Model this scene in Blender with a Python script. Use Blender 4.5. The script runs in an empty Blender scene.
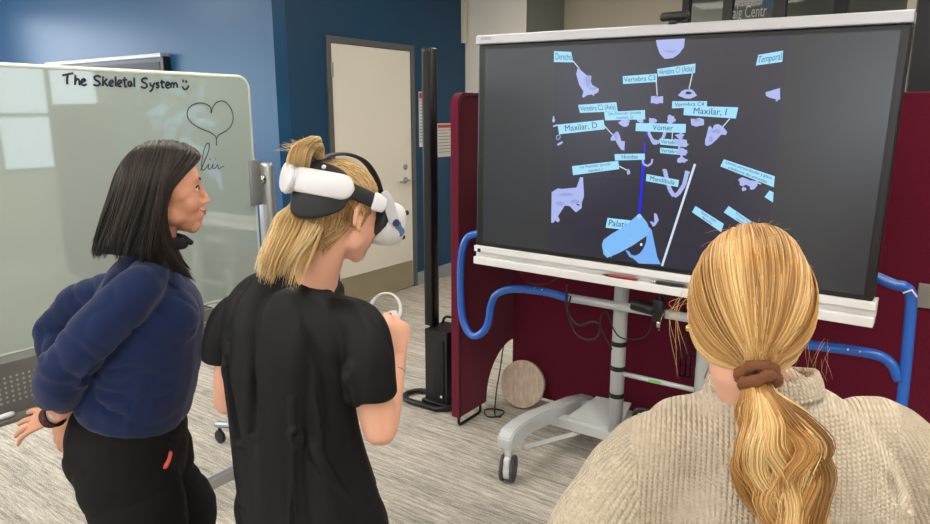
import bpy, bmesh, math, random
import numpy as np
from math import sin, cos, radians, pi, sqrt
from mathutils import Vector, Matrix, noise

# ------------------------------------------------------------------ camera, world, light
SC = bpy.context.scene
COL = SC.collection
FPX, PITCH, YAW, CAMZ = 690.0, radians(12.2), radians(35), 1.62
cam_d = bpy.data.cameras.new('camera')
cam_d.sensor_width = 36.0
cam_d.lens = FPX / 930.0 * 36.0
cam_d.clip_start = 0.05
cam = bpy.data.objects.new('camera', cam_d)
COL.objects.link(cam)
cam.location = (0, 0, CAMZ)
cam.rotation_euler = (pi / 2 - PITCH, 0, YAW)
SC.camera = cam
SC.view_settings.view_transform = 'Standard'
SC.view_settings.look = 'None'
SC.view_settings.gamma = 1
SC.view_settings.use_curve_mapping = False
SC.view_settings.exposure = 0.38

world = bpy.data.worlds.new('daylight')
SC.world = world
world.use_nodes = True
world.node_tree.nodes['Background'].inputs[0].default_value = (0.75, 0.86, 1.0, 1)
world.node_tree.nodes['Background'].inputs[1].default_value = 0.7

def area(name, loc, rot, sx, sy, power, col):
    l = bpy.data.lights.new(name, 'AREA')
    l.shape = 'RECTANGLE'; l.size = sx; l.size_y = sy
    l.energy = power; l.color = col
    o = bpy.data.objects.new(name, l); COL.objects.link(o)
    o.location = loc; o.rotation_euler = rot
    return o
# daylight through the windows of the wall on the right and the wall behind
area('window_daylight_right', (5.35, 2.7, 1.7), (0, pi / 2, 0), 1.9, 5.8, 26, (0.82, 0.91, 1.0))
area('window_daylight_rear', (-6.0, -5.35, 1.7), (pi / 2, 0, 0), 4.6, 1.8, 80, (0.82, 0.91, 1.0))
area('window_daylight_rear_near', (-0.4, -5.35, 1.7), (pi / 2, 0, 0), 1.8, 1.8, 42, (0.82, 0.91, 1.0))
area('window_daylight_left', (-9.35, -0.3, 1.85), (0, -pi / 2, 0), 2.0, 7.0, 210, (0.82, 0.91, 1.0))
PANEL_EMIT = 10.5

# ------------------------------------------------------------------ camera maths: pixel -> point on a real plane
FW = Vector((-sin(YAW) * cos(PITCH), cos(YAW) * cos(PITCH), -sin(PITCH)))
RT = Vector((cos(YAW), sin(YAW), 0))
UP = RT.cross(FW)
C0 = Vector((0, 0, CAMZ))
def ray(x, y): return FW * FPX + RT * (x - 465) + UP * (262 - y)
def P(x, y, t): return C0 + ray(x, y) * (t / FPX)
def onplane(x, y, ax, v):
    d = ray(x, y); return C0 + d * ((v - C0[ax]) / d[ax])
def AX(x, y, v): return onplane(x, y, 0, v)
def AY(x, y, v): return onplane(x, y, 1, v)
def AZ(x, y, v=0.0): return onplane(x, y, 2, v)

# ------------------------------------------------------------------ materials
def lin(c):
    return tuple((v / 255 / 12.92) if v / 255 <= 0.04045 else ((v / 255 + 0.055) / 1.055) ** 2.4 for v in c) + (1,)
MATS = {}
def mat(name, col, rough=0.5, metal=0.0, spec=0.5, bump=None, var=None, coat=0, sheen=0, sss=0):
    """bump=(scale, strength, distance), var=(scale, amount)"""
    if name in MATS: return MATS[name]
    m = bpy.data.materials.new(name); m.use_nodes = True
    nt = m.node_tree; b = nt.nodes['Principled BSDF']
    c = lin(col)
    b.inputs['Base Color'].default_value = c
    b.inputs['Roughness'].default_value = rough
    b.inputs['Metallic'].default_value = metal
    b.inputs['Specular IOR Level'].default_value = spec
    if coat: b.inputs['Coat Weight'].default_value = coat; b.inputs['Coat Roughness'].default_value = 0.1
    if sheen: b.inputs['Sheen Weight'].default_value = sheen; b.inputs['Sheen Roughness'].default_value = 0.5
    if sss:
        b.inputs['Subsurface Weight'].default_value = sss
        b.inputs['Subsurface Radius'].default_value = (0.012, 0.005, 0.003)
        b.inputs['Subsurface Scale'].default_value = 1.0
    tc = nt.nodes.new('ShaderNodeTexCoord')
    vs, va = var if var else (6.0, 0.04)
    n = nt.nodes.new('ShaderNodeTexNoise'); n.inputs['Scale'].default_value = vs; n.inputs['Detail'].default_value = 4
    nt.links.new(tc.outputs['Object'], n.inputs['Vector'])
    mp = nt.nodes.new('ShaderNodeMapRange')
    mp.inputs['From Min'].default_value = 0.3; mp.inputs['From Max'].default_value = 0.7
    mp.inputs['To Min'].default_value = 1 - va; mp.inputs['To Max'].default_value = 1 + va
    nt.links.new(n.outputs['Fac'], mp.inputs['Value'])
    vm = nt.nodes.new('ShaderNodeVectorMath'); vm.operation = 'SCALE'
    vm.inputs[0].default_value = c[:3]
    nt.links.new(mp.outputs['Result'], vm.inputs['Scale'])
    nt.links.new(vm.outputs['Vector'], b.inputs['Base Color'])
    if bump:
        n2 = nt.nodes.new('ShaderNodeTexNoise'); n2.inputs['Scale'].default_value = bump[0]; n2.inputs['Detail'].default_value = 3
        nt.links.new(tc.outputs['Object'], n2.inputs['Vector'])
        bp = nt.nodes.new('ShaderNodeBump'); bp.inputs['Strength'].default_value = bump[1]; bp.inputs['Distance'].default_value = bump[2]
        nt.links.new(n2.outputs['Fac'], bp.inputs['Height']); nt.links.new(bp.outputs['Normal'], b.inputs['Normal'])
    MATS[name] = m
    return m
def emat(name, col, strength):
    if name in MATS: return MATS[name]
    m = bpy.data.materials.new(name); m.use_nodes = True
    b = m.node_tree.nodes['Principled BSDF']; c = lin(col)
    b.inputs['Base Color'].default_value = (0.01, 0.01, 0.012, 1)
    b.inputs['Roughness'].default_value = 0.25
    b.inputs['Emission Color'].default_value = c; b.inputs['Emission Strength'].default_value = strength * (1.0 if 'ceiling' in name else 0.82)
    MATS[name] = m
    return m

# ------------------------------------------------------------------ object helpers
def link(o, parent=None, **props):
    COL.objects.link(o)
    if parent is not None: o.parent = parent
    for k, v in props.items(): o[k] = v
    return o
def thing(name, label, cat, loc=(0, 0, 0), group=None):
    o = bpy.data.objects.new(name, None); o.empty_display_size = 0.05
    link(o, label=label, category=cat)
    if group: o['group'] = group
    o.location = loc
    return o
def localize(me, parent):
    """vertices are written in world space; a parent Empty stands at its own place"""
    p = parent
    off = Vector((0, 0, 0))
    while p is not None:
        off += p.location; p = p.parent
    if off.length > 0: me.transform(Matrix.Translation(-off))
def obj(name, bm, m, parent=None, smooth=True, **props):
    me = bpy.data.meshes.new(name)
    bm.normal_update(); bm.to_mesh(me); bm.free()
    if smooth:
        for p in me.polygons: p.use_smooth = True
    for mm in (m if isinstance(m, (list, tuple)) else [m]): me.materials.append(mm)
    localize(me, parent)
    o = bpy.data.objects.new(name, me)
    return link(o, parent, **props)
def struct(name, bm, m, smooth=False, parent=None):
    o = obj(name, bm, m, parent, smooth)
    if parent is None: o['kind'] = 'structure'
    return o
def box(bm, c, s, rz=0.0, M=None, bev=0.0, seg=2):
    r = bmesh.ops.create_cube(bm, size=1.0)
    vs = r['verts']
    T = Matrix.Translation(Vector(c)) @ (M if M is not None else Matrix.Rotation(rz, 4, 'Z')) @ Matrix.Diagonal((s[0], s[1], s[2], 1))
    bmesh.ops.transform(bm, matrix=T, verts=vs)
    if bev > 0:
        es = list({e for v in vs for e in v.link_edges})
        bmesh.ops.bevel(bm, geom=es, offset=bev, segments=seg, affect='EDGES', profile=0.5)
    return bm
def bx(c, s, **k): return box(bmesh.new(), c, s, **k)
def bb(bm, lo, hi, bev=0.0):
    return box(bm, [(a + b) / 2 for a, b in zip(lo, hi)], [abs(b - a) for a, b in zip(lo, hi)], bev=bev)
def frame_along(d, up=None):
    d = Vector(d).normalized()
    u = Vector(up) if up is not None else (Vector((0, 0, 1)) if abs(d.z) < 0.9 else Vector((0, 1, 0)))
    s = d.cross(u)
    if s.length < 1e-6: s = d.orthogonal()
    s.normalize(); n = s.cross(d).normalized()
    return d, s, n
def tube(bm, pts, r, seg=10, caps=True, closed=False, flat=1.0, up=None):
    """round (or flattened) tube through pts; r number or list"""
    pts = [Vector(p) for p in pts]; n = len(pts)
    rs = r if isinstance(r, (list, tuple)) else [r] * n
    prev = None; rings = []
    for i, p in enumerate(pts):
        if closed: d = (pts[(i + 1) % n] - pts[i - 1])
        elif i == 0: d = pts[1] - pts[0]
        elif i == n - 1: d = pts[-1] - pts[-2]
        else: d = (pts[i + 1] - pts[i]).normalized() + (pts[i] - pts[i - 1]).normalized()
        d.normalize()
        if prev is None or up is not None: _, s, nn = frame_along(d, up)
        else:
            s = prev - d * prev.dot(d)
            s = s.normalized() if s.length > 1e-6 else d.orthogonal().normalized()
            nn = s.cross(d).normalized()
        prev = s
        rings.append([bm.verts.new(p + s * (rs[i] * cos(2 * pi * k / seg)) + nn * (rs[i] * flat * sin(2 * pi * k / seg))) for k in range(seg)])
    m = n if closed else n - 1
    for i in range(m):
        a, b = rings[i], rings[(i + 1) % n]
        for k in range(seg):
            bm.faces.new((a[k], b[k], b[(k + 1) % seg], a[(k + 1) % seg]))
    if caps and not closed:
        bm.faces.new(rings[0][::1]); bm.faces.new(rings[-1][::-1])
    return bm
def fillet(pts, rad, seg=6):
    """round the corners of a polyline"""
    pts = [Vector(p) for p in pts]; out = [pts[0]]
    for i in range(1, len(pts) - 1):
        a, b, c = pts[i - 1], pts[i], pts[i + 1]
        u = (a - b); v = (c - b); r = min(rad, u.length * 0.48, v.length * 0.48)
        p0 = b + u.normalized() * r; p1 = b + v.normalized() * r
        for k in range(seg + 1):
            t = k / seg
            out.append(p0 * (1 - t) ** 2 + b * 2 * t * (1 - t) + p1 * t * t)
    out.append(pts[-1]); return out
def spline(pts, n=8):
    """Catmull-Rom through pts"""
    pts = [Vector(p) for p in pts]; q = [pts[0] * 2 - pts[1]] + pts + [pts[-1] * 2 - pts[-2]]
    out = []
    for i in range(1, len(q) - 2):
        for k in range(n):
            t = k / n
            out.append(0.5 * ((2 * q[i]) + (q[i + 1] - q[i - 1]) * t + (2 * q[i - 1] - 5 * q[i] + 4 * q[i + 1] - q[i + 2]) * t * t
                              + (3 * q[i] - q[i - 1] - 3 * q[i + 1] + q[i + 2]) * t ** 3))
    out.append(pts[-1]); return out
def cyl(bm, a, b, r, seg=20, r2=None):
    return tube(bm, [a, b], [r, r2 if r2 is not None else r], seg)
def disc_cyl(bm, c, axis, r, h, seg=32, bev=0.0):
    a = Vector(axis).normalized(); c = Vector(c)
    if bev <= 0: return tube(bm, [c - a * h / 2, c + a * h / 2], r, seg)
    pts, rs = [], []
    for k in range(4):
        t = k / 3 * pi / 2
        pts.append(c - a * (h / 2 - bev + bev * cos(t))); rs.append(r - bev + bev * sin(t))
    for k in range(4):
        t = k / 3 * pi / 2
        pts.append(c + a * (h / 2 - bev + bev * sin(t))); rs.append(r - bev + bev * cos(t))
    return tube(bm, pts, rs, seg)
def prism(bm, poly, ext):
    """closed polygon of 3D points extruded by the vector ext"""
    ext = Vector(ext)
    a = [bm.verts.new(Vector(p)) for p in poly]; b = [bm.verts.new(Vector(p) + ext) for p in poly]
    n = len(poly)
    bm.faces.new(a); bm.faces.new(b[::-1])
    for i in range(n): bm.faces.new((a[i], b[i], b[(i + 1) % n], a[(i + 1) % n]))
    bmesh.ops.recalc_face_normals(bm, faces=bm.faces)
    return bm
def sphere(bm, c, r, M=None, u=20, v=12):
    res = bmesh.ops.create_uvsphere(bm, u_segments=u, v_segments=v, radius=1.0)
    s = r if isinstance(r, (tuple, list)) else (r, r, r)
    T = Matrix.Translation(Vector(c)) @ (M if M is not None else Matrix.Identity(4)) @ Matrix.Diagonal((s[0], s[1], s[2], 1))
    bmesh.ops.transform(bm, matrix=T, verts=res['verts'])
    return bm
def flatpoly(bm, pts):
    vs = [bm.verts.new(Vector(p)) for p in pts]
    f = bm.faces.new(vs); f.normal_update(); return f
def text_bm(s, size=1.0):
    cu = bpy.data.curves.new('t', 'FONT'); cu.body = s; cu.size = size; cu.resolution_u = 3
    cu.align_x = 'CENTER'; cu.align_y = 'CENTER'; cu.offset = 0.0
    o = bpy.data.objects.new('t', cu); COL.objects.link(o)
    dg = bpy.context.evaluated_depsgraph_get(); dg.update()
    me = bpy.data.meshes.new_from_object(o.evaluated_get(dg))
    bm = bmesh.new(); bm.from_mesh(me)
    bpy.data.objects.remove(o); bpy.data.curves.remove(cu); bpy.data.meshes.remove(me)
    return bm

# ------------------------------------------------------------------ shared materials
M_white_steel = mat('painted_light_grey_steel', (196, 200, 202), 0.32, 0.1)
M_dark = mat('black_plastic', (20, 20, 22), 0.38)
M_satin = mat('satin_black_metal', (28, 29, 31), 0.35, 0.3)
M_silver = mat('silver_plastic', (178, 178, 184), 0.35, 0.2)
M_tray = mat('white_tray_plastic', (228, 228, 232), 0.35)
M_alu = mat('brushed_aluminium', (176, 178, 178), 0.35, 0.75)
M_chrome = mat('chrome', (200, 200, 200), 0.15, 1.0)
M_rubber = mat('grey_rubber', (70, 70, 72), 0.7)
M_whiteplastic = mat('white_plastic', (226, 226, 232), 0.3)

# carpet: fine streaks that run along X, laid in planks
def carpet():
    m = bpy.data.materials.new('streaked_carpet'); m.use_nodes = True
    nt = m.node_tree; b = nt.nodes['Principled BSDF']; L = nt.links; N = nt.nodes.new
    tc = N('ShaderNodeTexCoord')
    def streak(sx, sy, detail=2.0):
        mp = N('ShaderNodeMapping'); mp.inputs['Scale'].default_value = (sx, sy, 1)
        n = N('ShaderNodeTexNoise'); n.inputs['Scale'].default_value = 1; n.inputs['Detail'].default_value = detail
        L.new(tc.outputs['Object'], mp.inputs['Vector']); L.new(mp.outputs['Vector'], n.inputs['Vector'])
        return n.outputs['Fac']
    br = N('ShaderNodeTexBrick'); br.inputs['Scale'].default_value = 1
    br.inputs['Brick Width'].default_value = 1.0; br.inputs['Row Height'].default_value = 0.25
    br.inputs['Mortar Size'].default_value = 0.0; br.inputs['Color1'].default_value = (0.2, 0.2, 0.2, 1); br.inputs['Color2'].default_value = (0.8, 0.8, 0.8, 1)
    L.new(tc.outputs['Object'], br.inputs['Vector'])
    def math_(op, a, bv):
        n = N('ShaderNodeMath'); n.operation = op
        for i, v in enumerate((a, bv)):
            if isinstance(v, (int, float)): n.inputs[i].default_value = v
            else: L.new(v, n.inputs[i])
        return n.outputs[0]
    s = math_('MULTIPLY', streak(3.6, 66, 2), 0.38)
    s = math_('ADD', s, math_('MULTIPLY', streak(14, 150, 1), 0.34))
    s = math_('ADD', s, math_('MULTIPLY', streak(0.5, 9, 2), 0.16))
    s = math_('ADD', s, math_('MULTIPLY', streak(170, 210, 1), 0.50))
    s = math_('ADD', s, math_('MULTIPLY', br.outputs['Color'], 0.05))
    cr = N('ShaderNodeValToRGB'); e = cr.color_ramp.elements
    e[0].position = 0.53; e[0].color = lin((114, 109, 103))
    e[1].position = 0.93; e[1].color = lin((230, 225, 216))
    k = e.new(0.67); k.color = lin((163, 157, 149))
    k = e.new(0.76); k.color = lin((191, 185, 175))
    L.new(s, cr.inputs['Fac']); L.new(cr.outputs['Color'], b.inputs['Base Color'])
    b.inputs['Roughness'].default_value = 0.95; b.inputs['Specular IOR Level'].default_value = 0.15
    bp = N('ShaderNodeBump'); bp.inputs['Strength'].default_value = 0.5; bp.inputs['Distance'].default_value = 0.003
    L.new(s, bp.inputs['Height']); L.new(bp.outputs['Normal'], b.inputs['Normal'])
    return m
M_carpet = carpet()
M_blue_lit = mat('blue_wall_paint_lit', (36, 82, 122), 0.3, bump=(320, 0.12, 0.001), spec=0.33, var=(2, 0.03))  # front wall: its stronger light is put into a lighter blue
M_blue_shaded = mat('blue_wall_paint_shaded', (26, 66, 97), 0.5, bump=(320, 0.1, 0.001), spec=0.3, var=(2, 0.03))  # same blue paint on the door wall, its shade put into the colour
M_cream = mat('cream_wall_paint', (214, 208, 194), 0.7, var=(2, 0.02))
M_tan = mat('beige_wall_paint', (196, 187, 170), 0.75, var=(2, 0.02))
M_column_shaded = mat('column_side_shaded_paint', (128, 130, 124), 0.7, var=(2, 0.02))  # shade on the side of the white column, painted into the colour
M_frame = mat('dark_grey_door_frame_paint', (88, 90, 92), 0.45)
M_ceiling = mat('white_ceiling_tile', (225, 224, 218), 0.9, bump=(90, 0.4, 0.003))
M_skirt = mat('light_grey_baseboard_vinyl', (150, 155, 158), 0.5)

# ------------------------------------------------------------------ the room
XL, XD, YB, ZC = -9.0, -4.08, 3.44, 2.9
struct('floor', bx((-2, 1.75, -0.05), (14.4, 13.9, 0.1)), M_carpet)
struct('ceiling', bx((-2, 1.75, ZC + 0.05), (14.4, 13.9, 0.1)), M_ceiling)
struct('wall_blue_front', bx(((XL + XD) / 2, YB + 0.06, ZC / 2), (XD - XL, 0.12, ZC)), M_blue_lit)
# wall with the door (faces +X); opening y 3.985..4.955, z 0..2.16
D0, D1, DZ = 3.985, 4.96, 2.155
bm = bmesh.new()
bb(bm, (XD - 0.14, YB + 0.12, 0), (XD, D0 - 0.05, ZC)); bb(bm, (XD - 0.14, D1 + 0.05, 0), (XD, 5.83, ZC)); bb(bm, (XD - 0.14, D0 - 0.05, DZ + 0.04), (XD, D1 + 0.05, ZC))
struct('wall_door_side', bm, M_blue_shaded)
# rear wall with two windows, right wall with three windows
def window_wall(name, axis, pos, a0, a1, openings, zlo, zhi, sgn, n0):
    bm = bmesh.new()
    def seg(u0, u1, z0, z1):
        if axis == 'x': bb(bm, (pos, u0, z0), (pos + sgn * 0.15, u1, z1))
        else: bb(bm, (u0, pos, z0), (u1, pos + sgn * 0.15, z1))
    u = a0
    for (o0, o1) in openings:
        seg(u, o0, 0, ZC); seg(o0, o1, 0, zlo); seg(o0, o1, zhi, ZC); u = o1
    seg(u, a1, 0, ZC)
    struct(name, bm, M_cream)
    for i, (o0, o1) in enumerate(openings):
        f = bmesh.new(); w = 0.05
        def fs(u0, u1, z0, z1):
            if axis == 'x': bb(f, (pos + sgn * 0.02, u0, z0), (pos + sgn * 0.07, u1, z1))
            else: bb(f, (u0, pos + sgn * 0.02, z0), (u1, pos + sgn * 0.07, z1))
        fs(o0, o0 + w, zlo, zhi); fs(o1 - w, o1, zlo, zhi); fs(o0, o1, zlo, zlo + w); fs(o0, o1, zhi - w, zhi)
        mid = (o0 + o1) / 2; fs(mid - w / 2, mid + w / 2, zlo, zhi); zm = zlo + (zhi - zlo) * 0.45; fs(o0, o1, zm - w / 2, zm + w / 2)
        struct('window_%d' % (n0 + i), f, M_frame)
window_wall('wall_right', 'x', 5.0, -5.0, 8.4, [(0.1, 1.5), (2.0, 3.4), (3.9, 5.3)], 0.85, 2.5, 1, 1)
window_wall('wall_rear', 'y', -5.0, -9.0, 5.0, [(-8.0, -6.4), (-5.6, -4.0), (-1.3, 0.5)], 0.85, 2.5, -1, 4)
window_wall('wall_left', 'x', -9.0, -5.0, 3.44, [(-3.6, -1.9), (-1.2, 0.5), (1.1, 2.9)], 0.85, 2.75, -1, 17)

# door: hollow metal door in a dark grey frame, kick plate, lever, hinge
bm = bmesh.new()
bb(bm, (XD - 0.145, D0 - 0.05, 0), (XD + 0.022, D0, DZ + 0.05), 0.004); bb(bm, (XD - 0.145, D1, 0), (XD + 0.022, D1 + 0.05, DZ + 0.05), 0.004)
bb(bm, (XD - 0.145, D0, DZ), (XD + 0.022, D1, DZ + 0.05), 0.004)
M_door = mat('cream_door_paint', (228, 223, 211), 0.45, var=(1.5, 0.02))
t = obj('door_1', bx((XD - 0.012, (D0 + D1) / 2, 0.01 + (DZ - 0.01) / 2), (0.045, D1 - D0 - 0.008, DZ - 0.016), bev=0.002), M_door, None, False, kind='structure')
obj('door_frame', bm, M_frame, t, False)
obj('kick_plate', bx((XD + 0.0125, (D0 + D1) / 2, 0.14), (0.003, D1 - D0 - 0.03, 0.24)), mat('satin_kick_plate', (176, 166, 142), 0.4, 0.55), t, False)
bm = bmesh.new()
for z in (1.95, 1.1, 0.2): bb(bm, (XD + 0.008, D0 - 0.012, z - 0.055), (XD + 0.03, D0 + 0.01, z + 0.055), 0.003)
obj('hinge', bm, M_alu, t)
hy = 4.86
bm = bmesh.new()
disc_cyl(bm, (XD + 0.018, hy, 1.02), (1, 0, 0), 0.028, 0.014, 24, 0.003); cyl(bm, (XD + 0.02, hy, 1.02), (XD + 0.065, hy, 1.02), 0.009, 12)
tube(bm, fillet([(XD + 0.06, hy + 0.005, 1.02), (XD + 0.064, hy - 0.05, 1.02), (XD + 0.058, hy - 0.115, 1.016)], 0.03), 0.0085, 12)
obj('door_lever', bm, M_alu, t)
obj('deadbolt', disc_cyl(bmesh.new(), (XD + 0.018, hy, 1.14), (1, 0, 0), 0.025, 0.018, 24, 0.004), M_alu, t)

# skirting on the door wall past the door
struct('baseboard_left', bx((XD + 0.006, 5.41, 0.06), (0.012, 0.8, 0.12)), M_skirt)
struct('baseboard_front', bx(((XL + XD) / 2, YB - 0.006, 0.06), (XD - XL, 0.012, 0.12)), M_skirt)
struct('trim_1', bx((XD + 0.015, 5.79, 2.6), (0.03, 0.06, 0.62)), M_cream)
# column block: cream front, shaded side painted grey green, then the beige wall behind
struct('wall_column', bx((-3.76, 6.24, ZC / 2), (0.72, 0.78, ZC)), [mat('white_wall_paint', (238, 235, 228), 0.7, var=(2, 0.02)), M_column_shaded])
cb = bpy.data.objects['wall_column'].data
for p in cb.polygons:
    if p.normal.x > 0.5: p.material_index = 1
struct('wall_back', bx((-2.83, 6.66, ZC / 2), (1.28, 0.1, ZC)), M_tan)
struct('baseboard_column', bx((-3.76, 5.842, 0.06), (0.72, 0.012, 0.12)), M_skirt)
struct('wall_corridor', bx((0.9, 8.35, ZC / 2), (8.4, 0.1, ZC)), mat('grey_wall_paint', (150, 150, 146), 0.7))
# black framed glass partition
bm = bmesh.new()
GX = [(-2.195, -2.13), (-1.83, -1.75), (-1.41, -1.31), (-0.945, -0.84), (-0.36, -0.10), (0.7, 0.8), (1.6, 1.7), (2.5, 2.6), (3.4, 3.5), (4.3, 4.4)]
for a, b_ in GX: bb(bm, (a, 6.6, 0), (b_, 6.68, ZC))
bb(bm, (-2.13, 6.6, 0), (5.0, 6.68, 0.12)); bb(bm, (-2.13, 6.6, 2.78), (5.0, 6.68, ZC))
struct('trim_2', bm, M_satin)
struct('trim_3', bx((-0.40, 6.595, ZC / 2), (0.06, 0.07, ZC)), M_cream)
M_glass = bpy.data.materials.new('smoked_partition_glass'); M_glass.use_nodes = True
_b = M_glass.node_tree.nodes['Principled BSDF']; _b.inputs['Base Color'].default_value = (0.5, 0.54, 0.54, 1)
_b.inputs['Transmission Weight'].default_value = 1.0; _b.inputs['Roughness'].default_value = 0.03; _b.inputs['IOR'].default_value = 1.2
for i in range(len(GX) - 1):
    struct('window_%d' % (20 + i), bx(((GX[i][1] + GX[i + 1][0]) / 2, 6.64, 1.45), (GX[i + 1][0] - GX[i][1], 0.008, 2.66)), M_glass)
# decal lettering on the glass
t = thing('window_lettering', 'pale lettering with a blue square on the glass partition behind the big display', 'sign', (-1.75, 6.59, 2.4))
tb = text_bm('aig Centr', 0.145)
for v in tb.verts: v.co = Vector((-1.60 + v.co.x * 0.52, 6.594, 2.475 + v.co.y))
obj('lettering', tb, mat('pale_vinyl', (186, 192, 192), 0.5), t, False)
obj('blue_square', bx((-1.455, 6.597, 2.55), (0.09, 0.002, 0.16)), mat('blue_vinyl', (54, 84, 108), 0.5), t, False)

# ceiling lights
CL = [(x, y) for x in (-7.0, -4.6, -2.2, 0.2, 2.6) for y in (-3.2, -0.8, 1.6, 4.4)] + [(-3.0, 7.5), (0.5, 7.5)]
M_panel = emat('ceiling_light_diffuser', (255, 247, 232), PANEL_EMIT)
protoL = None
for (x, y) in CL:
    if protoL is None:
        bm = bmesh.new()
        bb(bm, (-0.61, -0.31, -0.012), (-0.59, 0.31, 0.012)); bb(bm, (0.59, -0.31, -0.012), (0.61, 0.31, 0.012))
        bb(bm, (-0.59, -0.31, -0.012), (0.59, -0.29, 0.012)); bb(bm, (-0.59, 0.29, -0.012), (0.59, 0.31, 0.012))
        me = bpy.data.meshes.new('ceiling_light_frame'); bm.to_mesh(me); bm.free(); me.materials.append(M_whiteplastic)
        bm = bx((0, 0, 0.0), (1.18, 0.58, 0.008)); me2 = bpy.data.meshes.new('ceiling_light_diffuser'); bm.to_mesh(me2); bm.free(); me2.materials.append(M_panel)
        protoL = (me, me2)
    e = thing('ceiling_light', 'recessed white ceiling light panel out of view overhead', 'light', (x, y, ZC - 0.012), 'ceiling light panels')
    link(bpy.data.objects.new('frame', protoL[0]), e); link(bpy.data.objects.new('diffuser', protoL[1]), e)

# posters on the door wall beyond the door
def poster(name, lab, y0, y1, z0, z1, header, lines):
    t = obj(name, bx((XD + 0.004, (y0 + y1) / 2, (z0 + z1) / 2), (0.006, y1 - y0, z1 - z0)), mat('poster_paper', (206, 206, 202), 0.6), None, False, label=lab, category='poster')
    obj('header', bx((XD + 0.0078, (y0 + y1) / 2, z1 - header / 2 - 0.012), (0.0012, (y1 - y0) * 0.92, header)), mat('red_ink', (190, 60, 60), 0.6), t, False)
    bm = bmesh.new()
    for i in range(lines):
        z = z1 - header - 0.03 - (z1 - z0 - header - 0.05) * i / lines
        random.seed(i); w = (y1 - y0) * (0.5 + 0.4 * random.random())
        bb(bm, (XD + 0.0070, y0 + (y1 - y0) * 0.06, z - 0.006), (XD + 0.0080, y0 + w * 0.95, z))
    obj('print', bm, mat('grey_ink', (120, 120, 124), 0.6), t, False)
    return t
poster('wall_poster', 'narrow tall paper notice with red header just right of the door frame', 5.08, 5.20, 1.31, 1.81, 0.05, 14)
poster('wall_poster', 'wide paper notice with red header strip between black speaker column and maroon panel', 5.35, 5.70, 1.20, 1.52, 0.03, 8)

# wall mounted display behind the whiteboard
t = thing('wall_display', 'second dark display with silver top edge on the blue wall behind the whiteboard', 'display', (-6.24, 3.45, 1.55))
obj('bezel', bx((-6.34, 3.405, 1.54), (1.96, 0.07, 1.08), bev=0.006), M_dark, t, False)
obj('top_trim', bx((-6.34, 3.395, 2.08), (1.96, 0.09, 0.032), bev=0.004), M_silver, t, False)
obj('screen_glass', bx((-6.34, 3.3685, 1.54), (1.86, 0.003, 0.98)), mat('grey_screen_glass', (58, 60, 62), 0.4, spec=0.15), t, False)
ZU0 = Vector((0, 0, 1))
# ================================================================== whiteboard on its wheeled stand
WX = -2.5
M_board = mat('pale_green_glass_board', (172, 188, 182), 0.05, spec=1.0, var=(1, 0.01), coat=1.0)
M_board.node_tree.nodes['Principled BSDF'].inputs['Coat IOR'].default_value = 2.1
M_board.node_tree.nodes['Principled BSDF'].inputs['Coat Roughness'].default_value = 0.02
wb = thing('whiteboard', 'large pale green rolling whiteboard with handwriting and a drawn heart, behind the woman in navy', 'whiteboard', (WX, 1.2, 0))
def rrect(y0, y1, z0, z1, r, x, n=6):
    out = []
    for (cy, cz, a0) in ((y1 - r, z1 - r, 0), (y0 + r, z1 - r, 90), (y0 + r, z0 + r, 180), (y1 - r, z0 + r, 270)):
        for k in range(n + 1):
            a = radians(a0 + 90 * k / n); out.append((x, cy + r * cos(a), cz + r * sin(a)))
    return out
by0, by1, bz0, bz1 = 0.10, 1.955, 0.838, 1.762
obj('board', prism(bmesh.new(), rrect(by0, by1, bz0, bz1, 0.045, WX - 0.018), (0.018, 0, 0)), M_board, wb, False)
bm = bmesh.new(); tube(bm, rrect(by0 - 0.004, by1 + 0.004, bz0 - 0.004, bz1 + 0.004, 0.048, WX - 0.009), 0.011, 8, closed=True)
obj('board_edge', bm, mat('pale_board_edging', (198, 206, 196), 0.4), wb)
py = 2.045
for yy in (py, 0.0):
    bm = bmesh.new(); tube(bm, [(WX - 0.03, yy, 0.10), (WX - 0.03, yy, 1.385), (WX - 0.03, yy, 1.40)], [0.036, 0.036, 0.030], 20, flat=1.0)
    obj('post', bm, M_alu, wb)
    bm = bmesh.new(); s = 1 if yy > 1 else -1
    bb(bm, (WX - 0.03, yy - s * 0.115, 1.22), (WX + 0.012, yy - s * 0.055, 1.42), 0.006)
    obj('clamp_plate', bm, mat('grey_clamp_metal', (140, 142, 142), 0.4, 0.5), wb)
    bm = bmesh.new(); cyl(bm, (WX - 0.01, yy - s * 0.06, 1.33), (WX - 0.01, yy - s * 0.03, 1.33), 0.022, 16)
    obj('pivot', bm, M_chrome, wb)
    # foot with two casters
    bm = bmesh.new(); tube(bm, [(WX - 0.36, yy - s * 0.13, 0.095), (WX - 0.03, yy, 0.11), (WX + 0.30, yy - s * 0.13, 0.095)], 0.024, 12, flat=0.7)
    ft = obj('foot', bm, M_alu, wb)
    for dx in (-0.34, 0.28):
        bm = bmesh.new(); disc_cyl(bm, (WX + dx, yy - s * 0.13, 0.034), (0, 1, 0), 0.034, 0.02, 20, 0.004); cyl(bm, (WX + dx, yy - s * 0.13, 0.05), (WX + dx, yy - s * 0.13, 0.095), 0.009, 10)
        obj('caster', bm, M_dark, ft)
obj('cross_bar', bx((WX + 0.08, 1.02, 0.075), (0.03, 2.0, 0.05), bev=0.004), M_alu, wb)
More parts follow.
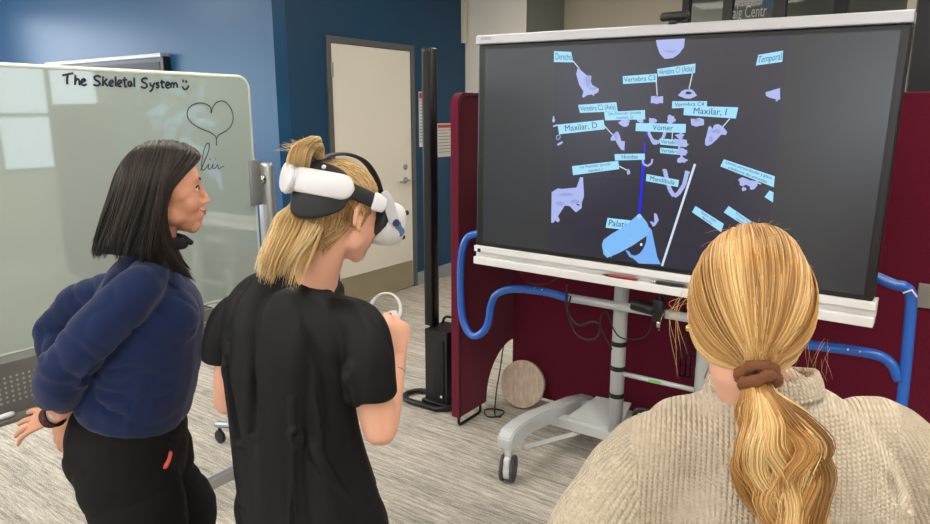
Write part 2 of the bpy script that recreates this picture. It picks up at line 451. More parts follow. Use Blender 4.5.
# perforated accessory tray under the board
tx = -2.42
M_perf = mat('grey_painted_perforated_steel', (128, 128, 126), 0.45, 0.4)
bm = bmesh.new()
bb(bm, (tx - 0.012, 0.05, 0.655), (tx, 1.66, 0.825)); bb(bm, (tx - 0.012, 0.05, 0.645), (tx + 0.05, 1.66, 0.657))
bb(bm, (tx - 0.09, 0.05, 0.822), (tx, 1.66, 0.832), 0.002)
tr = obj('accessory_tray', bm, M_perf, wb, False)
bm = bmesh.new()
for i in range(60):
    for j in range(6):
        y = 0.55 + i * 0.0185; z = 0.70 + j * 0.0165
        r = bmesh.ops.create_circle(bm, cap_ends=True, radius=0.0042, segments=8, matrix=Matrix.Translation((tx + 0.0006, y, z)) @ Matrix.Rotation(pi / 2, 4, 'Y'))
obj('perforation', bm, mat('pale_perforation', (188, 186, 180), 0.7), tr, False)
for i in range(12):
    bm = bmesh.new(); y_ = 1.648 - i * 0.024; bb(bm, (tx - 0.075, y_ - 0.006, 0.8325), (tx - 0.015, y_ + 0.004, 0.8335)); obj('slot', bm, mat('dark_slot', (30, 30, 32), 0.8), tr, False)
m_ = AX(3, 416, tx + 0.02)
tm = thing('dry_erase_marker', 'white marker with black cap lying on the lip of the grey tray under the whiteboard', 'marker', (tx + 0.028, 0.80, 0.668))
bm = bmesh.new(); tube(bm, [(tx + 0.028, 0.765, 0.668), (tx + 0.028, 0.86, 0.668), (tx + 0.028, 0.868, 0.668)], [0.009, 0.009, 0.006], 12); obj('barrel', bm, M_whiteplastic, tm)
bm = bmesh.new(); tube(bm, [(tx + 0.028, 0.74, 0.668), (tx + 0.028, 0.768, 0.668)], 0.0095, 12); obj('cap', bm, M_dark, tm)

# handwriting: strokes of ink on the board, read off the photograph
M_ink = mat('navy_marker_ink', (22, 26, 52), 0.4)
M_ink2 = mat('black_marker_ink', (34, 34, 38), 0.4)
def strokes(name, lst, ox, oy, sc, w, m, n=3):
    bm = bmesh.new()
    for st in lst:
        pts = [AX(ox + x / sc, oy + y / sc, WX + 0.0016) for x, y in st]
        if len(pts) > 2: pts = spline(pts, n)
        tube(bm, pts, w, 6, flat=0.25, up=(1, 0, 0))
    return obj(name, bm, m, wb)
# coordinates in the 3.275x crop (0,0)
H = [
 [(205, 247), (222, 243), (240, 240)], [(222, 244), (220, 262), (221, 276)],                       # T
 [(247, 245), (247, 262), (246, 278)], [(247, 266), (254, 258), (260, 264), (261, 279)],           # h
 [(267, 270), (276, 266), (280, 262), (274, 258), (267, 265), (269, 276), (277, 279), (284, 275)],   # e
 [(330, 252), (320, 247), (309, 252), (313, 261), (324, 267), (327, 276), (318, 280), (306, 277)],  # S
 [(337, 250), (337, 266), (337, 282)], [(351, 258), (344, 265), (338, 270)], [(341, 268), (347, 275), (354, 282)],  # k
 [(359, 275), (368, 271), (370, 265), (364, 263), (358, 271), (361, 281), (371, 281)],               # e
 [(379, 250), (379, 266), (380, 283)],                                                             # l
 [(388, 275), (396, 271), (398, 265), (391, 263), (386, 271), (389, 282), (398, 282)],               # e
 [(409, 252), (408, 268), (410, 283), (416, 283)], [(402, 262), (409, 261), (417, 261)],           # t
 [(429, 267), (422, 268), (420, 277), (426, 283), (430, 276), (431, 268), (432, 283)],              # a
 [(440, 254), (440, 268), (441, 285)],                                                             # l
 [(484, 259), (476, 255), (465, 260), (468, 268), (478, 273), (482, 282), (474, 288), (462, 284)],  # S
 [(491, 270), (494, 280), (500, 281)], [(507, 269), (502, 284), (497, 296), (490, 299)],           # y
 [(521, 271), (514, 271), (513, 276), (520, 280), (519, 286), (511, 286)],                         # s
 [(531, 261), (530, 274), (532, 286), (538, 286)], [(524, 270), (531, 269), (539, 269)],           # t
 [(545, 280), (553, 277), (554, 271), (548, 269), (543, 277), (546, 287), (555, 287)],               # e
 [(560, 272), (560, 280), (560, 288)], [(560, 277), (565, 271), (569, 275), (569, 288)], [(569, 277), (575, 271), (580, 276), (581, 287)],  # m
 [(600, 261), (600, 265), (600, 269)], [(610, 263), (610, 267), (610, 271)], [(597, 282), (602, 291), (609, 292), (615, 287), (618, 280)],   # smile
]
strokes('handwriting', H, 0, 0, 3.275, 0.0036, M_ink)
HT = [[(692, 371), (690, 352), (676, 341), (652, 337), (625, 347), (613, 371), (622, 396), (652, 418), (684, 431), (703, 443), (709, 455), (709, 476)],
      [(692, 371), (700, 347), (716, 332), (738, 333), (755, 352), (764, 382), (757, 412), (738, 430), (716, 442), (709, 455)]]
strokes('heart_drawing', HT, 0, 0, 3.275, 0.0019, M_ink2, 4)
# coordinates in the 2.9125x crop (0,120)
LI = [[(584, 147), (596, 120), (608, 88), (609, 68), (600, 72), (592, 98), (587, 128), (590, 146), (600, 140), (608, 128), (607, 142), (614, 141), (621, 128), (620, 141), (628, 139), (634, 130), (637, 143), (644, 138), (653, 134)],
      [(611, 113), (612, 114), (613, 115)], [(626, 112), (627, 113), (628, 114)]]
strokes('signature', LI, 0, 120, 2.9125, 0.0017, M_ink2, 4)

# ================================================================== black speaker column on its base
sp = thing('column_speaker', 'tall thin black column speaker standing on a black ring base beside the maroon panel', 'speaker', (-2.23, 2.95, 0))
sx, sy = -2.235, 2.95
obj('column', bx((sx - 0.058, sy, 1.20), (0.062, 0.062, 1.50), bev=0.008), M_satin, sp)
obj('column_grille', bx((sx - 0.052, sy - 0.032, 1.20), (0.044, 0.006, 1.46), bev=0.002), mat('black_speaker_grille', (8, 8, 9), 0.8), sp)
bm = bmesh.new()
prism(bm, [(sx - 0.05, sy - 0.075, 0.03), (sx + 0.10, sy - 0.075, 0.03), (sx + 0.125, sy + 0.10, 0.03), (sx - 0.05, sy + 0.10, 0.03)], (0, 0, 0.42))
obj('bass_box', bm, M_dark, sp, False)
obj('bass_grille', bx((sx + 0.045, sy - 0.078, 0.22), (0.075, 0.006, 0.36), bev=0.002), mat('black_speaker_grille', (8, 8, 9), 0.8), sp)
obj('power_light', bx((sx + 0.065, sy - 0.083, 0.075), (0.012, 0.004, 0.012)), M_whiteplastic, sp, False)
obj('handle', tube(bmesh.new(), fillet([(sx - 0.03, sy + 0.06, 0.45), (sx - 0.02, sy + 0.07, 0.49), (sx + 0.10, sy + 0.09, 0.49), (sx + 0.11, sy + 0.09, 0.45)], 0.02), 0.008, 8), M_dark, sp)
bm = bmesh.new()
ring = [(sx - 0.12 + 0.09 * cos(a), sy - 0.04 + 0.085 * sin(a), 0.018) for a in [radians(90 + k * 15) for k in range(13)]]
tube(bm, ring + [(sx + 0.06, sy - 0.125, 0.018), (sx + 0.16, sy - 0.04, 0.018), (sx + 0.10, sy + 0.07, 0.018), (sx - 0.10, sy + 0.07, 0.018)], 0.018, 8, closed=True, flat=0.8, up=(0, 0, 1))
bb(bm, (sx - 0.07, sy - 0.09, 0.004), (sx + 0.12, sy + 0.10, 0.035), 0.004)
obj('base_ring', bm, M_satin, sp)

# ================================================================== maroon fabric booth panels
M_maroon = mat('maroon_felt', (96, 17, 42), 0.95, spec=0.15, bump=(700, 0.25, 0.001), var=(220, 0.16), sheen=0.15)
PX, PT = -1.955, 0.045
PF, PB = 2.735, 3.27
poly = [(PX, PF, 0.055), (PX, PF, 1.655)]
for k in range(7):
    a = radians(180 - 90 * k / 6); poly.append((PX, PF + 0.06 + 0.06 * cos(a), 1.655 + 0.06 * sin(a)))
poly += [(PX, PB, 1.715)]
# arch cut out at the foot of the far side
arch = [(PX, PB, 0.345)]
for k in range(9):
    a = radians(90 + 90 * k / 8); arch.append((PX, PB + 0.0 + 0.27 * cos(a), 0.345 - 0.27 + 0.27 * sin(a)))
arch.append((PX, PB - 0.27, 0.055))
poly += arch
bp = thing('booth_panel', 'maroon felt covered booth screen standing behind the big display', 'screen', (-1.9, 3.0, 0))
obj('side_panel', prism(bmesh.new(), poly, (-PT, 0, 0)), M_maroon, bp, False)
bm = bmesh.new()
bb(bm, (PX - PT, PB, 0.345), (PX + 0.0, PB + PT, 1.715)); bb(bm, (PX, PB, 0.03), (2.2, PB + PT, 1.70), 0.006)
obj('back_panel', bm, M_maroon, bp, False)
M_wire = mat('black_steel_wire', (24, 22, 24), 0.4, 0.4)
bm = bmesh.new(); tube(bm, fillet([(PX - 0.008, PF + 0.012, 0.07), (PX - 0.008, PF + 0.012, 0.009), (PX - 0.008, PF + 0.215, 0.009), (PX - 0.008, PF + 0.215, 0.07)], 0.02), 0.008, 8)
obj('foot', bm, M_wire, bp)
for x in (-1.2, 0.2, 1.6):
    bm = bmesh.new(); bb(bm, (x - 0.02, PB - 0.10, 0.0), (x + 0.02, PB + 0.14, 0.03), 0.004); obj('foot', bm, M_wire, bp)
# zip seam along the top edge
bm = bmesh.new(); tube(bm, [(PX + 0.001, PF + 0.012, z) for z in (0.05, 0.6, 1.2, 1.65)] + [(PX + 0.001, PF + 0.03, 1.69), (PX + 0.001, PF + 0.06, 1.702), (PX + 0.001, PB, 1.702)], 0.0035, 6)
obj('seam', bm, mat('dark_maroon_piping', (66, 10, 28), 0.8), bp)

# pale wooden disc leaning on the panel, its lead on the floor
dc = AY(523, 386, 3.17)
dn = Vector((0.12, -1, 0.26)).normalized()
tilt = 0.128
bm = bmesh.new(); disc_cyl(bm, (dc.x, 3.165, 0.135), dn, 0.132, 0.026, 48, 0.004)
def wood(name, c1, c2, sc):
    m = bpy.data.materials.new(name); m.use_nodes = True; nt = m.node_tree; b = nt.nodes['Principled BSDF']
    tc = nt.nodes.new('ShaderNodeTexCoord'); mp = nt.nodes.new('ShaderNodeMapping'); mp.inputs['Scale'].default_value = sc; mp.inputs['Rotation'].default_value = (0, 0.5, 0)
    n = nt.nodes.new('ShaderNodeTexNoise'); n.inputs['Scale'].default_value = 5; n.inputs['Detail'].default_value = 5
    cr = nt.nodes.new('ShaderNodeValToRGB'); cr.color_ramp.elements[0].position = 0.35; cr.color_ramp.elements[1].position = 0.65
    cr.color_ramp.elements[0].color = lin(c1); cr.color_ramp.elements[1].color = lin(c2)
    nt.links.new(tc.outputs['Object'], mp.inputs['Vector']); nt.links.new(mp.outputs['Vector'], n.inputs['Vector'])
    nt.links.new(n.outputs['Fac'], cr.inputs['Fac']); nt.links.new(cr.outputs['Color'], b.inputs['Base Color'])
    b.inputs['Roughness'].default_value = 0.5
    return m
obj('wooden_disc', bm, wood('pale_birch', (200, 178, 158), (226, 206, 188), (14, 14, 1.2)), None, label='pale round wooden disc leaning against the maroon screen on the carpet', category='table top')
bm = bmesh.new()
tube(bm, spline([(-1.99, 3.25, 0.33), (-1.975, 3.2, 0.30), (-1.955, 3.14, 0.20), (-1.94, 3.08, 0.10), (-1.90, 3.0, 0.006), (-1.86, 2.96, 0.006), (-1.85, 3.0, 0.006), (-1.87, 3.04, 0.006), (-1.93, 3.03, 0.006), (-1.96, 2.99, 0.006), (-1.90, 2.93, 0.006), (-1.84, 2.97, 0.006)], 8), 0.004, 6)
obj('power_cable', bm, M_dark, None, label='black cable looped on the carpet beside the wooden disc', category='cable')

# ================================================================== the big display
DY = 2.60
DROT, DZS = radians(0.7), -0.006
dp = thing('interactive_display', 'large interactive display on a wheeled stand showing labelled floating skull bones', 'display', (-0.95, 2.64, 0.9))
X0, X1, Z0, Z1 = -1.763, -0.162, 1.018, 1.906
obj('housing', bx(((X0 + X1) / 2, DY + 0.045, (Z0 + Z1) / 2), (X1 - X0, 0.08, Z1 - Z0), bev=0.006), M_dark, dp, False)
obj('top_trim', bx(((X0 + X1) / 2, DY + 0.035, 1.924), (X1 - X0 + 0.006, 0.10, 0.038), bev=0.004), M_silver, dp, False)
bm = bmesh.new(); bb(bm, (X0 - 0.003, DY - 0.008, 0.990), (X1 + 0.012, DY + 0.085, 1.018), 0.003)
bb(bm, (X0 - 0.003, DY - 0.012, 0.932), (X1 + 0.012, DY + 0.06, 0.966), 0.003); bb(bm, (X0 - 0.003, DY + 0.012, 0.955), (X1 + 0.012, DY + 0.08, 0.99))
tray = obj('pen_tray', bm, M_tray, dp, False)
bm = bmesh.new(); bb(bm, (X0 + 0.018, DY - 0.0095, 0.990), (X0 + 0.034, DY - 0.0075, 1.006))
obj('sensor', bm, M_dark, tray, False)
for k in range(5):
    bm = bmesh.new(); bb(bm, (X0 + 0.03 + k * 0.035, DY - 0.0128, 0.941), (X0 + 0.04 + k * 0.035, DY - 0.0118, 0.946)); obj('button', bm, M_whiteplastic, tray, False)
obj('badge', bx((X0 + 0.05, DY - 0.0156, 1.928), (0.05, 0.0015, 0.011)), mat('grey_badge', (150, 150, 154), 0.4), dp, False)
SX0, SX1, SZ0, SZ1 = -1.725, -0.190, 1.037, 1.885
def screen_mat(name, c, s):
    m = emat(name, c, s); b = m.node_tree.nodes['Principled BSDF']
    b.inputs['Roughness'].default_value = 0.27; b.inputs['Specular IOR Level'].default_value = 0.6; b.inputs['Base Color'].default_value = (0.02, 0.02, 0.022, 1)
    return m
obj('screen', bx(((SX0 + SX1) / 2, DY + 0.002, (SZ0 + SZ1) / 2), (SX1 - SX0, 0.004, SZ1 - SZ0)), screen_mat('screen_idle', (44, 52, 64), 0.32), dp, False)
# streamed view in the middle of the screen
VX0, VX1 = -1.384, -0.508
sv = obj('screen_picture', bx(((VX0 + VX1) / 2, DY - 0.0004, (SZ0 + SZ1) / 2), (VX1 - VX0, 0.0008, SZ1 - SZ0)), screen_mat('screen_view', (24, 24, 56), 0.55), dp, False)
def S(x, y, k=1):
    # the display leans a hair off level: place its picture in the display's own frame
    p = AY(x, y, DY - 0.0008 - 0.0004 * k) - dp.location - Vector((0, 0, DZS))
    return Matrix.Rotation(-DROT, 4, 'Y') @ p + dp.location
E_lab = emat('screen_label_cyan', (158, 220, 250), 0.95)
E_bone = emat('screen_bone', (176, 190, 246), 0.85)
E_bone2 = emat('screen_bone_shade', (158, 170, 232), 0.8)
E_ctrl = emat('screen_controller_blue', (118, 178, 248), 0.9)
E_line = emat('screen_line', (214, 232, 250), 0.9)
E_blue = emat('screen_laser_blue', (10, 20, 245), 1.0)
E_grid = emat('screen_grid', (44, 46, 62), 0.7)
M_txt = emat('screen_label_text', (22, 42, 96), 0.5)
# panels: four corners (tl, tr, br, bl) in photo pixels; text
def lab(q, lines, k=2, fs=0.72, al=0.5):
    bm = bmesh.new(); flatpoly(bm, [S(x, y, k) for x, y in q][::-1])
    o = obj('screen_label', bm, E_lab, sv, False)
    tl, tr, br, bl = [S(x, y, k + 0.5) for x, y in q]
    W = ((tr - tl).length + (br - bl).length) / 2; Hh = ((bl - tl).length + (br - tr).length) / 2
    nl = len(lines)
    for i, s in enumerate(lines):
        tb = text_bm(s, 1.0)
        xs = [v.co.x for v in tb.verts]; w = max(xs) - min(xs)
        hgt = Hh / nl * fs * (1.25 if nl == 1 else 1.25)
        if w * hgt > 0.92 * W: hx = 0.92 * W / w
        else: hx = hgt
        for v in tb.verts:
            u = al + (v.co.x * hx) / W; vv = (i + 0.5) / nl - v.co.y * hgt / Hh
            v.co = (tl * (1 - u) + tr * u) * (1 - vv) + (bl * (1 - u) + br * u) * vv
        obj('label_text', tb, M_txt, o, False)
    return o
def z75(ox, oy, pts): return [(ox + x / 7.483, oy + y / 7.483) for x, y in pts]
lab(z75(545, 30, [(68, 158), (196, 164), (212, 242), (66, 240)]), ['Derecho,'], al=0.55)
lab(z75(545, 30, [(582, 346), (838, 326), (838, 388), (584, 404)]), ['Vertebra C3'])
lab([(657, 69), (695.5, 63.5), (695, 73), (658, 76.5)], ['Vértebra C1 (Atlas)'])
lab(z75(665, 30, [(698, 186), (884, 154), (878, 238), (680, 266)]), ['Temporal'])
lab(z75(545, 95, [(248, 74), (534, 54), (544, 122), (262, 134)]), ['Vértebra C2 (Axis)'])
lab(z75(545, 95, [(442, 128), (748, 112), (750, 182), (450, 190)]), ['2do Premolar (arcada', 'maxilar), D'], 3)
lab(z75(545, 95, [(94, 222), (438, 186), (450, 256), (106, 294)]), ['Maxilar, D'], 3, 0.72)
lab([(636, 123), (686, 124), (685.5, 133), (635.5, 131)], ['Vómer'], 4, 0.72, 0.55)
lab(z75(665, 95, [(54, 46), (316, 46), (312, 90), (52, 100)]), ['Vertebra C4'], 2)
lab(z75(665, 95, [(144, 80), (548, 92), (530, 176), (138, 150)]), ['Maxilar, I'], 4, 0.72)
lab([(660, 138.5), (687, 140.5), (686.5, 147), (660, 144.5)], ['Vertebra C6'], 2)
lab([(660, 147.5), (687, 150), (686, 155.5), (660, 153)], ['Vertebra C5'], 2)
lab(z75(545, 95, [(520, 442), (746, 438), (748, 484), (524, 490)]), ['Hioides'], 2)
lab(z75(545, 160, [(202, 46), (548, 6), (556, 68), (210, 114)]), ['1er Premolar (arcada', 'maxilar), I'], 2)
lab([(646.5, 174), (679, 180), (678, 187), (646, 181)], ['Mandíbula'], 3)
lab(z75(665, 160, [(440, -6), (822, 122), (814, 204), (414, 48)]), ['Lámina perpendicular y placa', 'cribiforme del etmoides'], 2, 0.7)
lab(z75(665, 160, [(228, 344), (440, 478), (420, 540), (202, 390)]), ['Hueso nasal,', 'derecho'], 2)
lab(z75(665, 160, [(476, 344), (720, 510), (700, 560), (440, 392)]), ['Proceso nasal', 'izquierdo'], 2)
lab(z75(580, 210, [(206, 58), (430, 84), (420, 158), (192, 132)]), ['Palatino'], 2, 0.7)
def shape(pts, m=E_bone, k=1, name='screen_bone'):
    bm = bmesh.new(); vs = [bm.verts.new(S(x, y, k)) for x, y in pts][::-1]
    f = bm.faces.new(vs); bmesh.ops.triangulate(bm, faces=[f])
    return obj(name, bm, m, sv, False)
def blob2(cx, cy, rx, ry, seed, m=E_bone, k=1, amp=0.3, n=22):
    random.seed(seed); ph = [random.uniform(0, 6.28) for _ in range(3)]
    pts = []
    for i in range(n):
        a = 2 * pi * i / n; r = 1 + amp * (0.5 * sin(3 * a + ph[0]) + 0.35 * sin(5 * a + ph[1]) + 0.3 * sin(7 * a + ph[2]))
        pts.append((cx + rx * r * cos(a), cy + ry * r * sin(a)))
    return shape(pts, m, k)
def sline(pts, w, m=E_line, k=1, name='screen_line'):
    P3 = [S(x, y, k) for x, y in pts]; bm = bmesh.new()
    for a, b in zip(P3[:-1], P3[1:]):
        d = (b - a).normalized(); s = Vector((d.z, 0, -d.x)) * w / 2
        flatpoly(bm, [a - s, b - s, b + s, a + s])
    bmesh.ops.recalc_face_normals(bm, faces=bm.faces)
    if bm.faces and list(bm.faces)[0].normal.y > 0: bmesh.ops.reverse_faces(bm, faces=bm.faces)
    return obj(name, bm, m, sv, False)
# floor grid lines of the virtual room
for a in ([(616, 165), (585, 228)], [(566, 176), (640, 180), (778, 190)], [(553, 228), (640, 236), (690, 248)], [(674, 184), (672, 262)], [(728, 176), (772, 228)]): sline(a, 0.0018, E_grid, 0.4)
# bones
shape([(656, 40), (685, 38.5), (684, 47), (679, 54), (673, 58), (665, 59), (660, 54), (657, 46)])
shape(z75(545, 30, [(242, 290), (262, 296), (290, 320), (332, 356), (352, 410), (404, 440), (398, 466), (368, 482), (364, 498), (354, 482), (320, 486), (300, 492), (286, 508), (278, 498), (288, 460), (256, 410), (234, 330)]))
sline(z75(545, 30, [(210, 232), (258, 292)]), 0.0035)
sline(z75(545, 30, [(832, 388), (840, 490)]), 0.0035)
sline(z75(665, 30, [(206, 324), (180, 440)]), 0.0035)
shape(z75(665, 30, [(96, 490), (126, 456), (150, 446), (196, 444), (216, 458), (240, 490), (222, 500), (190, 514), (150, 512), (120, 500)]))
blob2(688.5, 93, 3.2, 1.5, 3, screen_mat('screen_view_hole', (24, 24, 56), 0.55), 1.6, 0.1)
shape(z75(545, 95, [(794, 10), (820, 6), (850, 12), (884, 8), (880, 40), (884, 62), (858, 60), (836, 68), (810, 60), (790, 62), (798, 36)]))
shape(z75(665, 30, [(752, 466), (860, 434), (862, 520), (836, 520), (780, 506), (756, 492)]))
sline([(780, 97), (776, 101)], 0.006, E_bone)
shape(z75(665, 95, [(192, 176), (230, 180), (260, 170), (292, 184), (286, 204), (292, 226), (260, 230), (236, 238), (196, 224), (202, 200)]))
shape(z75(665, 95, [(300, 372), (300, 340), (326, 290), (326, 240), (340, 230), (356, 256), (366, 226), (396, 216), (430, 234), (466, 276), (456, 300), (420, 296), (390, 330), (350, 366), (316, 382)]))
sline(z75(665, 95, [(486, 176), (432, 238)]), 0.0035)
shape(z75(545, 95, [(490, 322), (520, 286), (548, 276), (562, 310), (570, 344), (598, 346), (594, 416), (570, 410), (544, 372), (528, 340), (494, 342)]))
sline(z75(545, 95, [(446, 232), (506, 298)]), 0.0035)
blob2(624.5, 123, 5, 3.5, 5, k=2.5)
blob2(640.5, 120, 3.2, 3, 6); blob2(652.5, 121, 4, 3, 7)
blob2(671, 119.5, 4, 4.5, 8)
# palate arch and upper jaw under the centre label
sline([(648, 131), (651, 138), (655, 142.5), (659, 142), (663, 138), (665, 132)], 0.012, E_bone, 1)
blob2(655, 142, 4, 2.5, 9)
for cx, cy, s_ in ((680, 136, 4), (682, 143, 6), (682, 152, 5.2), (682, 160, 4.8), (678, 141, 4)): blob2(cx, cy, s_, s_ * 0.62, int(cy), k=3, amp=0.35)
sline([(681, 133), (679, 150), (683, 160)], 0.008, E_bone, 3)
sline([(672.5, 132), (672, 139)], 0.003)
# hyoid ring and laser
sline([(645, 142), (644, 158), (644.5, 163)], 0.006, E_blue, 1.4); sline([(643.5, 163), (639.5, 214)], 0.010, E_blue, 1.4)
blob2(646.7, 133.5, 1.2, 1.8, 11, E_blue, 1.4, 0.05)
sline([(642.5, 160), (643.5, 164), (647.5, 166), (651.5, 163.5), (652.5, 159)], 0.0075, E_bone, 2)
# mandible
sline([(665, 171), (667, 180), (670, 190), (674, 196), (678, 194), (684, 185), (687, 173)], 0.016, E_bone, 1.2)
blob2(664.5, 170.5, 2, 1.8, 12); blob2(687, 172.5, 2.6, 1.8, 13)
# first premolar
sline(z75(545, 160, [(556, 46), (612, 76)]), 0.004); blob2(628.5, 172, 1.6, 2.8, 14)
# left: sphenoid, cut by the edge of the view
shape(z75(545, 160, [(50, 240), (96, 212), (112, 236), (124, 216), (176, 238), (214, 216), (236, 206), (262, 130), (284, 128), (290, 220), (292, 270), (276, 320), (274, 360), (232, 392), (214, 376), (186, 346), (130, 338), (86, 374), (98, 420), (112, 452), (96, 466), (76, 452), (66, 468), (46, 470)]))
shape(z75(545, 160, [(232, 326), (262, 334), (254, 342), (240, 338)]), screen_mat('screen_view_hole', (24, 24, 56), 0.55), 1.6)
blob2(553.6, 119.5, 1.2, 3.2, 15); sline([(553, 126.5), (557.5, 125)], 0.007, E_bone)
sline([(557, 140), (556.5, 136), (559.5, 134.5), (560.5, 137), (558, 140)], 0.003, E_bone); sline([(557.5, 145), (562.5, 142)], 0.009, E_bone)
# zygomatic on the right
blob2(743.5, 181.5, 4.8, 4.2, 16); blob2(752.5, 184.5, 5, 4.6, 17); blob2(744, 189, 2.2, 2, 18)
sline([(757, 182.5), (761, 184)], 0.004)
shape([(769.5, 190.5), (773.5, 192.3), (773, 202.5), (764.5, 197)], E_lab)
# white measuring line
sline([(695, 164), (662, 266)], 0.0085, E_line, 2.6)
# the pictured hand controller
shape(z75(580, 210, [(340, 300), (380, 312), (412, 308), (446, 288), (474, 250), (490, 200), (520, 130), (536, 150), (540, 210), (552, 280), (578, 350), (604, 406), (440, 400), (400, 364), (370, 350)]), E_ctrl, 2)
shape(z75(580, 210, [(384, 262), (500, 186), (494, 240), (474, 290), (446, 326), (412, 342), (382, 334), (360, 296)]), screen_mat('screen_view_hole', (24, 24, 56), 0.55), 2.4)
shape(z75(580, 210, [(164, 262), (176, 222), (240, 176), (330, 124), (420, 60), (440, 30), (462, 44), (500, 92), (520, 140), (506, 188), (400, 262), (300, 318), (204, 358), (176, 330)]), emat('screen_controller_light', (124, 186, 246), 0.95), 3)
blob2(639.2, 216, 2.2, 2, 19, E_lab, 3.4, 0.02); blob2(641.2, 244.5, 1.3, 1.5, 20, E_line, 3.4, 0.02)
sline([(627.5, 239), (633, 225 + 14)], 0.001, E_line, 3)
shape(z75(580, 210, [(554, 22), (574, 30), (590, 76), (562, 118), (544, 124), (536, 104), (522, 88), (534, 84), (556, 96), (566, 70)]), E_bone, 2.8)
sline([(604.6, 249), (611.5, 257.5)], 0.0015, E_line, 3.2)

dp.rotation_euler = (0, DROT, 0); dp.location.z += DZS
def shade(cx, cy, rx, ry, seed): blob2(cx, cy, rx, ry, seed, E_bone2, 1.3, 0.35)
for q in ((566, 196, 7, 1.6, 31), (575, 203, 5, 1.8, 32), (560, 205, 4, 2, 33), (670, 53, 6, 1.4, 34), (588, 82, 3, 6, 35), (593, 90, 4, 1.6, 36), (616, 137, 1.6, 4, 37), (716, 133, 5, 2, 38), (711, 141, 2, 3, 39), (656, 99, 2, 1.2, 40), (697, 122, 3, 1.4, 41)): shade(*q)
# camera on top
wc = thing('webcam', 'small black webcam clipped on top edge of the big display', 'camera', (-0.89, 2.62, 1.95)); wc_drop = 0.008
obj('body', bx((-0.893, 2.608, 1.972), (0.105, 0.034, 0.032), bev=0.012, seg=4), M_dark, wc)
obj('lens', disc_cyl(bmesh.new(), (-0.893, 2.595, 1.976), (0, 1, 0), 0.009, 0.006, 16, 0.002), mat('lens_glass', (8, 8, 14), 0.1), wc)
bm = bmesh.new(); bb(bm, (-0.91, 2.60, 1.951), (-0.872, 2.645, 1.965), 0.003); bb(bm, (-0.905, 2.582, 1.943), (-0.877, 2.587, 1.957)); obj('clip', bm, M_dark, wc); wc.location.z -= wc_drop
# pens on the tray
def pen(name, lab_, a, b, body, tip):
    a, b = Vector(a), Vector(b); d = (b - a).normalized()
    t = thing(name, lab_, 'pen', a)
    obj('barrel', tube(bmesh.new(), [a + d * 0.028, a + d * 0.034, b - d * 0.02, b], [0.0055, 0.0068, 0.0068, 0.0055], 12), body, t)
    obj('tip', tube(bmesh.new(), [a, a + d * 0.028], [0.0015, 0.0055], 10), tip, t)
    return t
zt = 0.966 + 0.0068 - 0.004
pen('red_pen', 'red stylus with dark tip lying on the left of the display pen tray', (-1.126, 2.594, zt), (-0.975, 2.594, zt), mat('red_plastic', (150, 30, 34), 0.35), M_dark)
pen('black_pen', 'thin black stylus on the display pen tray beside the blond head', (-0.925, 2.594, zt), (-0.775, 2.594, zt), M_dark, M_chrome)

# ================================================================== wheeled stand
st = thing('display_stand', 'light grey wheeled steel stand with two posts carrying the big display', 'stand', (-0.95, 2.8, 0))
for x in (-1.12, -0.745):
    bm = bmesh.new(); tube(bm, [(x, 2.80, 0.16), (x, 2.80, 1.30)], 0.032, 24); obj('post', bm, M_white_steel, st)
obj('mounting_plate', bx((-0.93, 2.722, 1.35), (0.7, 0.065, 0.45), bev=0.004), M_white_steel, st, False)
def leg(s, x0):
    # arched beam with a caster at its front
    e = bmesh.new()
    def bpt(y, z): return (y, z)
    prof_t = [(2.395, 0.165), (2.40, 0.215), (2.43, 0.248), (2.50, 0.262), (2.62, 0.262), (2.95, 0.225), (3.10, 0.195), (3.14, 0.15)]
    prof_b = [(3.14, 0.12), (2.95, 0.155), (2.60, 0.19), (2.52, 0.185), (2.475, 0.165)]
    sh = lambda y: (y - 2.43) * 0.10
    a = [e.verts.new((x0 - 0.036 + s * sh(y), y, z)) for y, z in prof_t + prof_b]; b = [e.verts.new((x0 + 0.036 + s * sh(y), y, z)) for y, z in prof_t + prof_b]
    n = len(a); e.faces.new(a); e.faces.new(b[::-1])
    for i in range(n): e.faces.new((a[i], b[i], b[(i + 1) % n], a[(i + 1) % n]))
    bmesh.ops.recalc_face_normals(e, faces=e.faces)
    bmesh.ops.bevel(e, geom=list(e.edges), offset=0.006, segments=2, affect='EDGES')
    o = obj('leg', e, M_white_steel, st, False)
    for cy_ in (2.435, 3.08):
        xx = x0 + s * sh(cy_)
        ax = Vector((0.95, 0.31, 0)) if s > 0 and cy_ < 3 else Vector((1, 0, 0)); q = Vector((xx, cy_, 0.060))
        c = obj('caster', disc_cyl(bmesh.new(), q - ax * 0.024, ax, 0.060, 0.015, 28, 0.005), M_rubber, o)
        obj('caster', disc_cyl(bmesh.new(), q + ax * 0.024, ax, 0.060, 0.015, 28, 0.005), M_rubber, o)
        bm = bmesh.new(); disc_cyl(bm, q, ax, 0.050, 0.030, 24, 0.004); box(bm, q + ZU0 * 0.035, (0.026, 0.095, 0.06), rz=math.atan2(ax.y, ax.x), bev=0.008); cyl(bm, (xx, cy_, 0.11), (xx, cy_, 0.17), 0.018, 14)
        obj('caster_hub', bm, M_whiteplastic, c)
    return o
leg(1, -1.468); leg(-1, -0.40)
bm = bmesh.new(); bb(bm, (-1.44, 2.985, 0.165), (-0.43, 3.025, 0.205), 0.003); obj('rear_bar', bm, M_white_steel, st, False)
bm = bmesh.new(); bb(bm, (-1.44, 2.77, 0.145), (-0.43, 2.83, 0.19), 0.003); obj('front_bar', bm, M_white_steel, st, False)
bm = bmesh.new(); tube(bm, [(-1.43, 2.50, 0.14), (-1.30, 2.80, 0.13)], 0.014, 4)
obj('diagonal_brace', bm, M_white_steel, st, False)
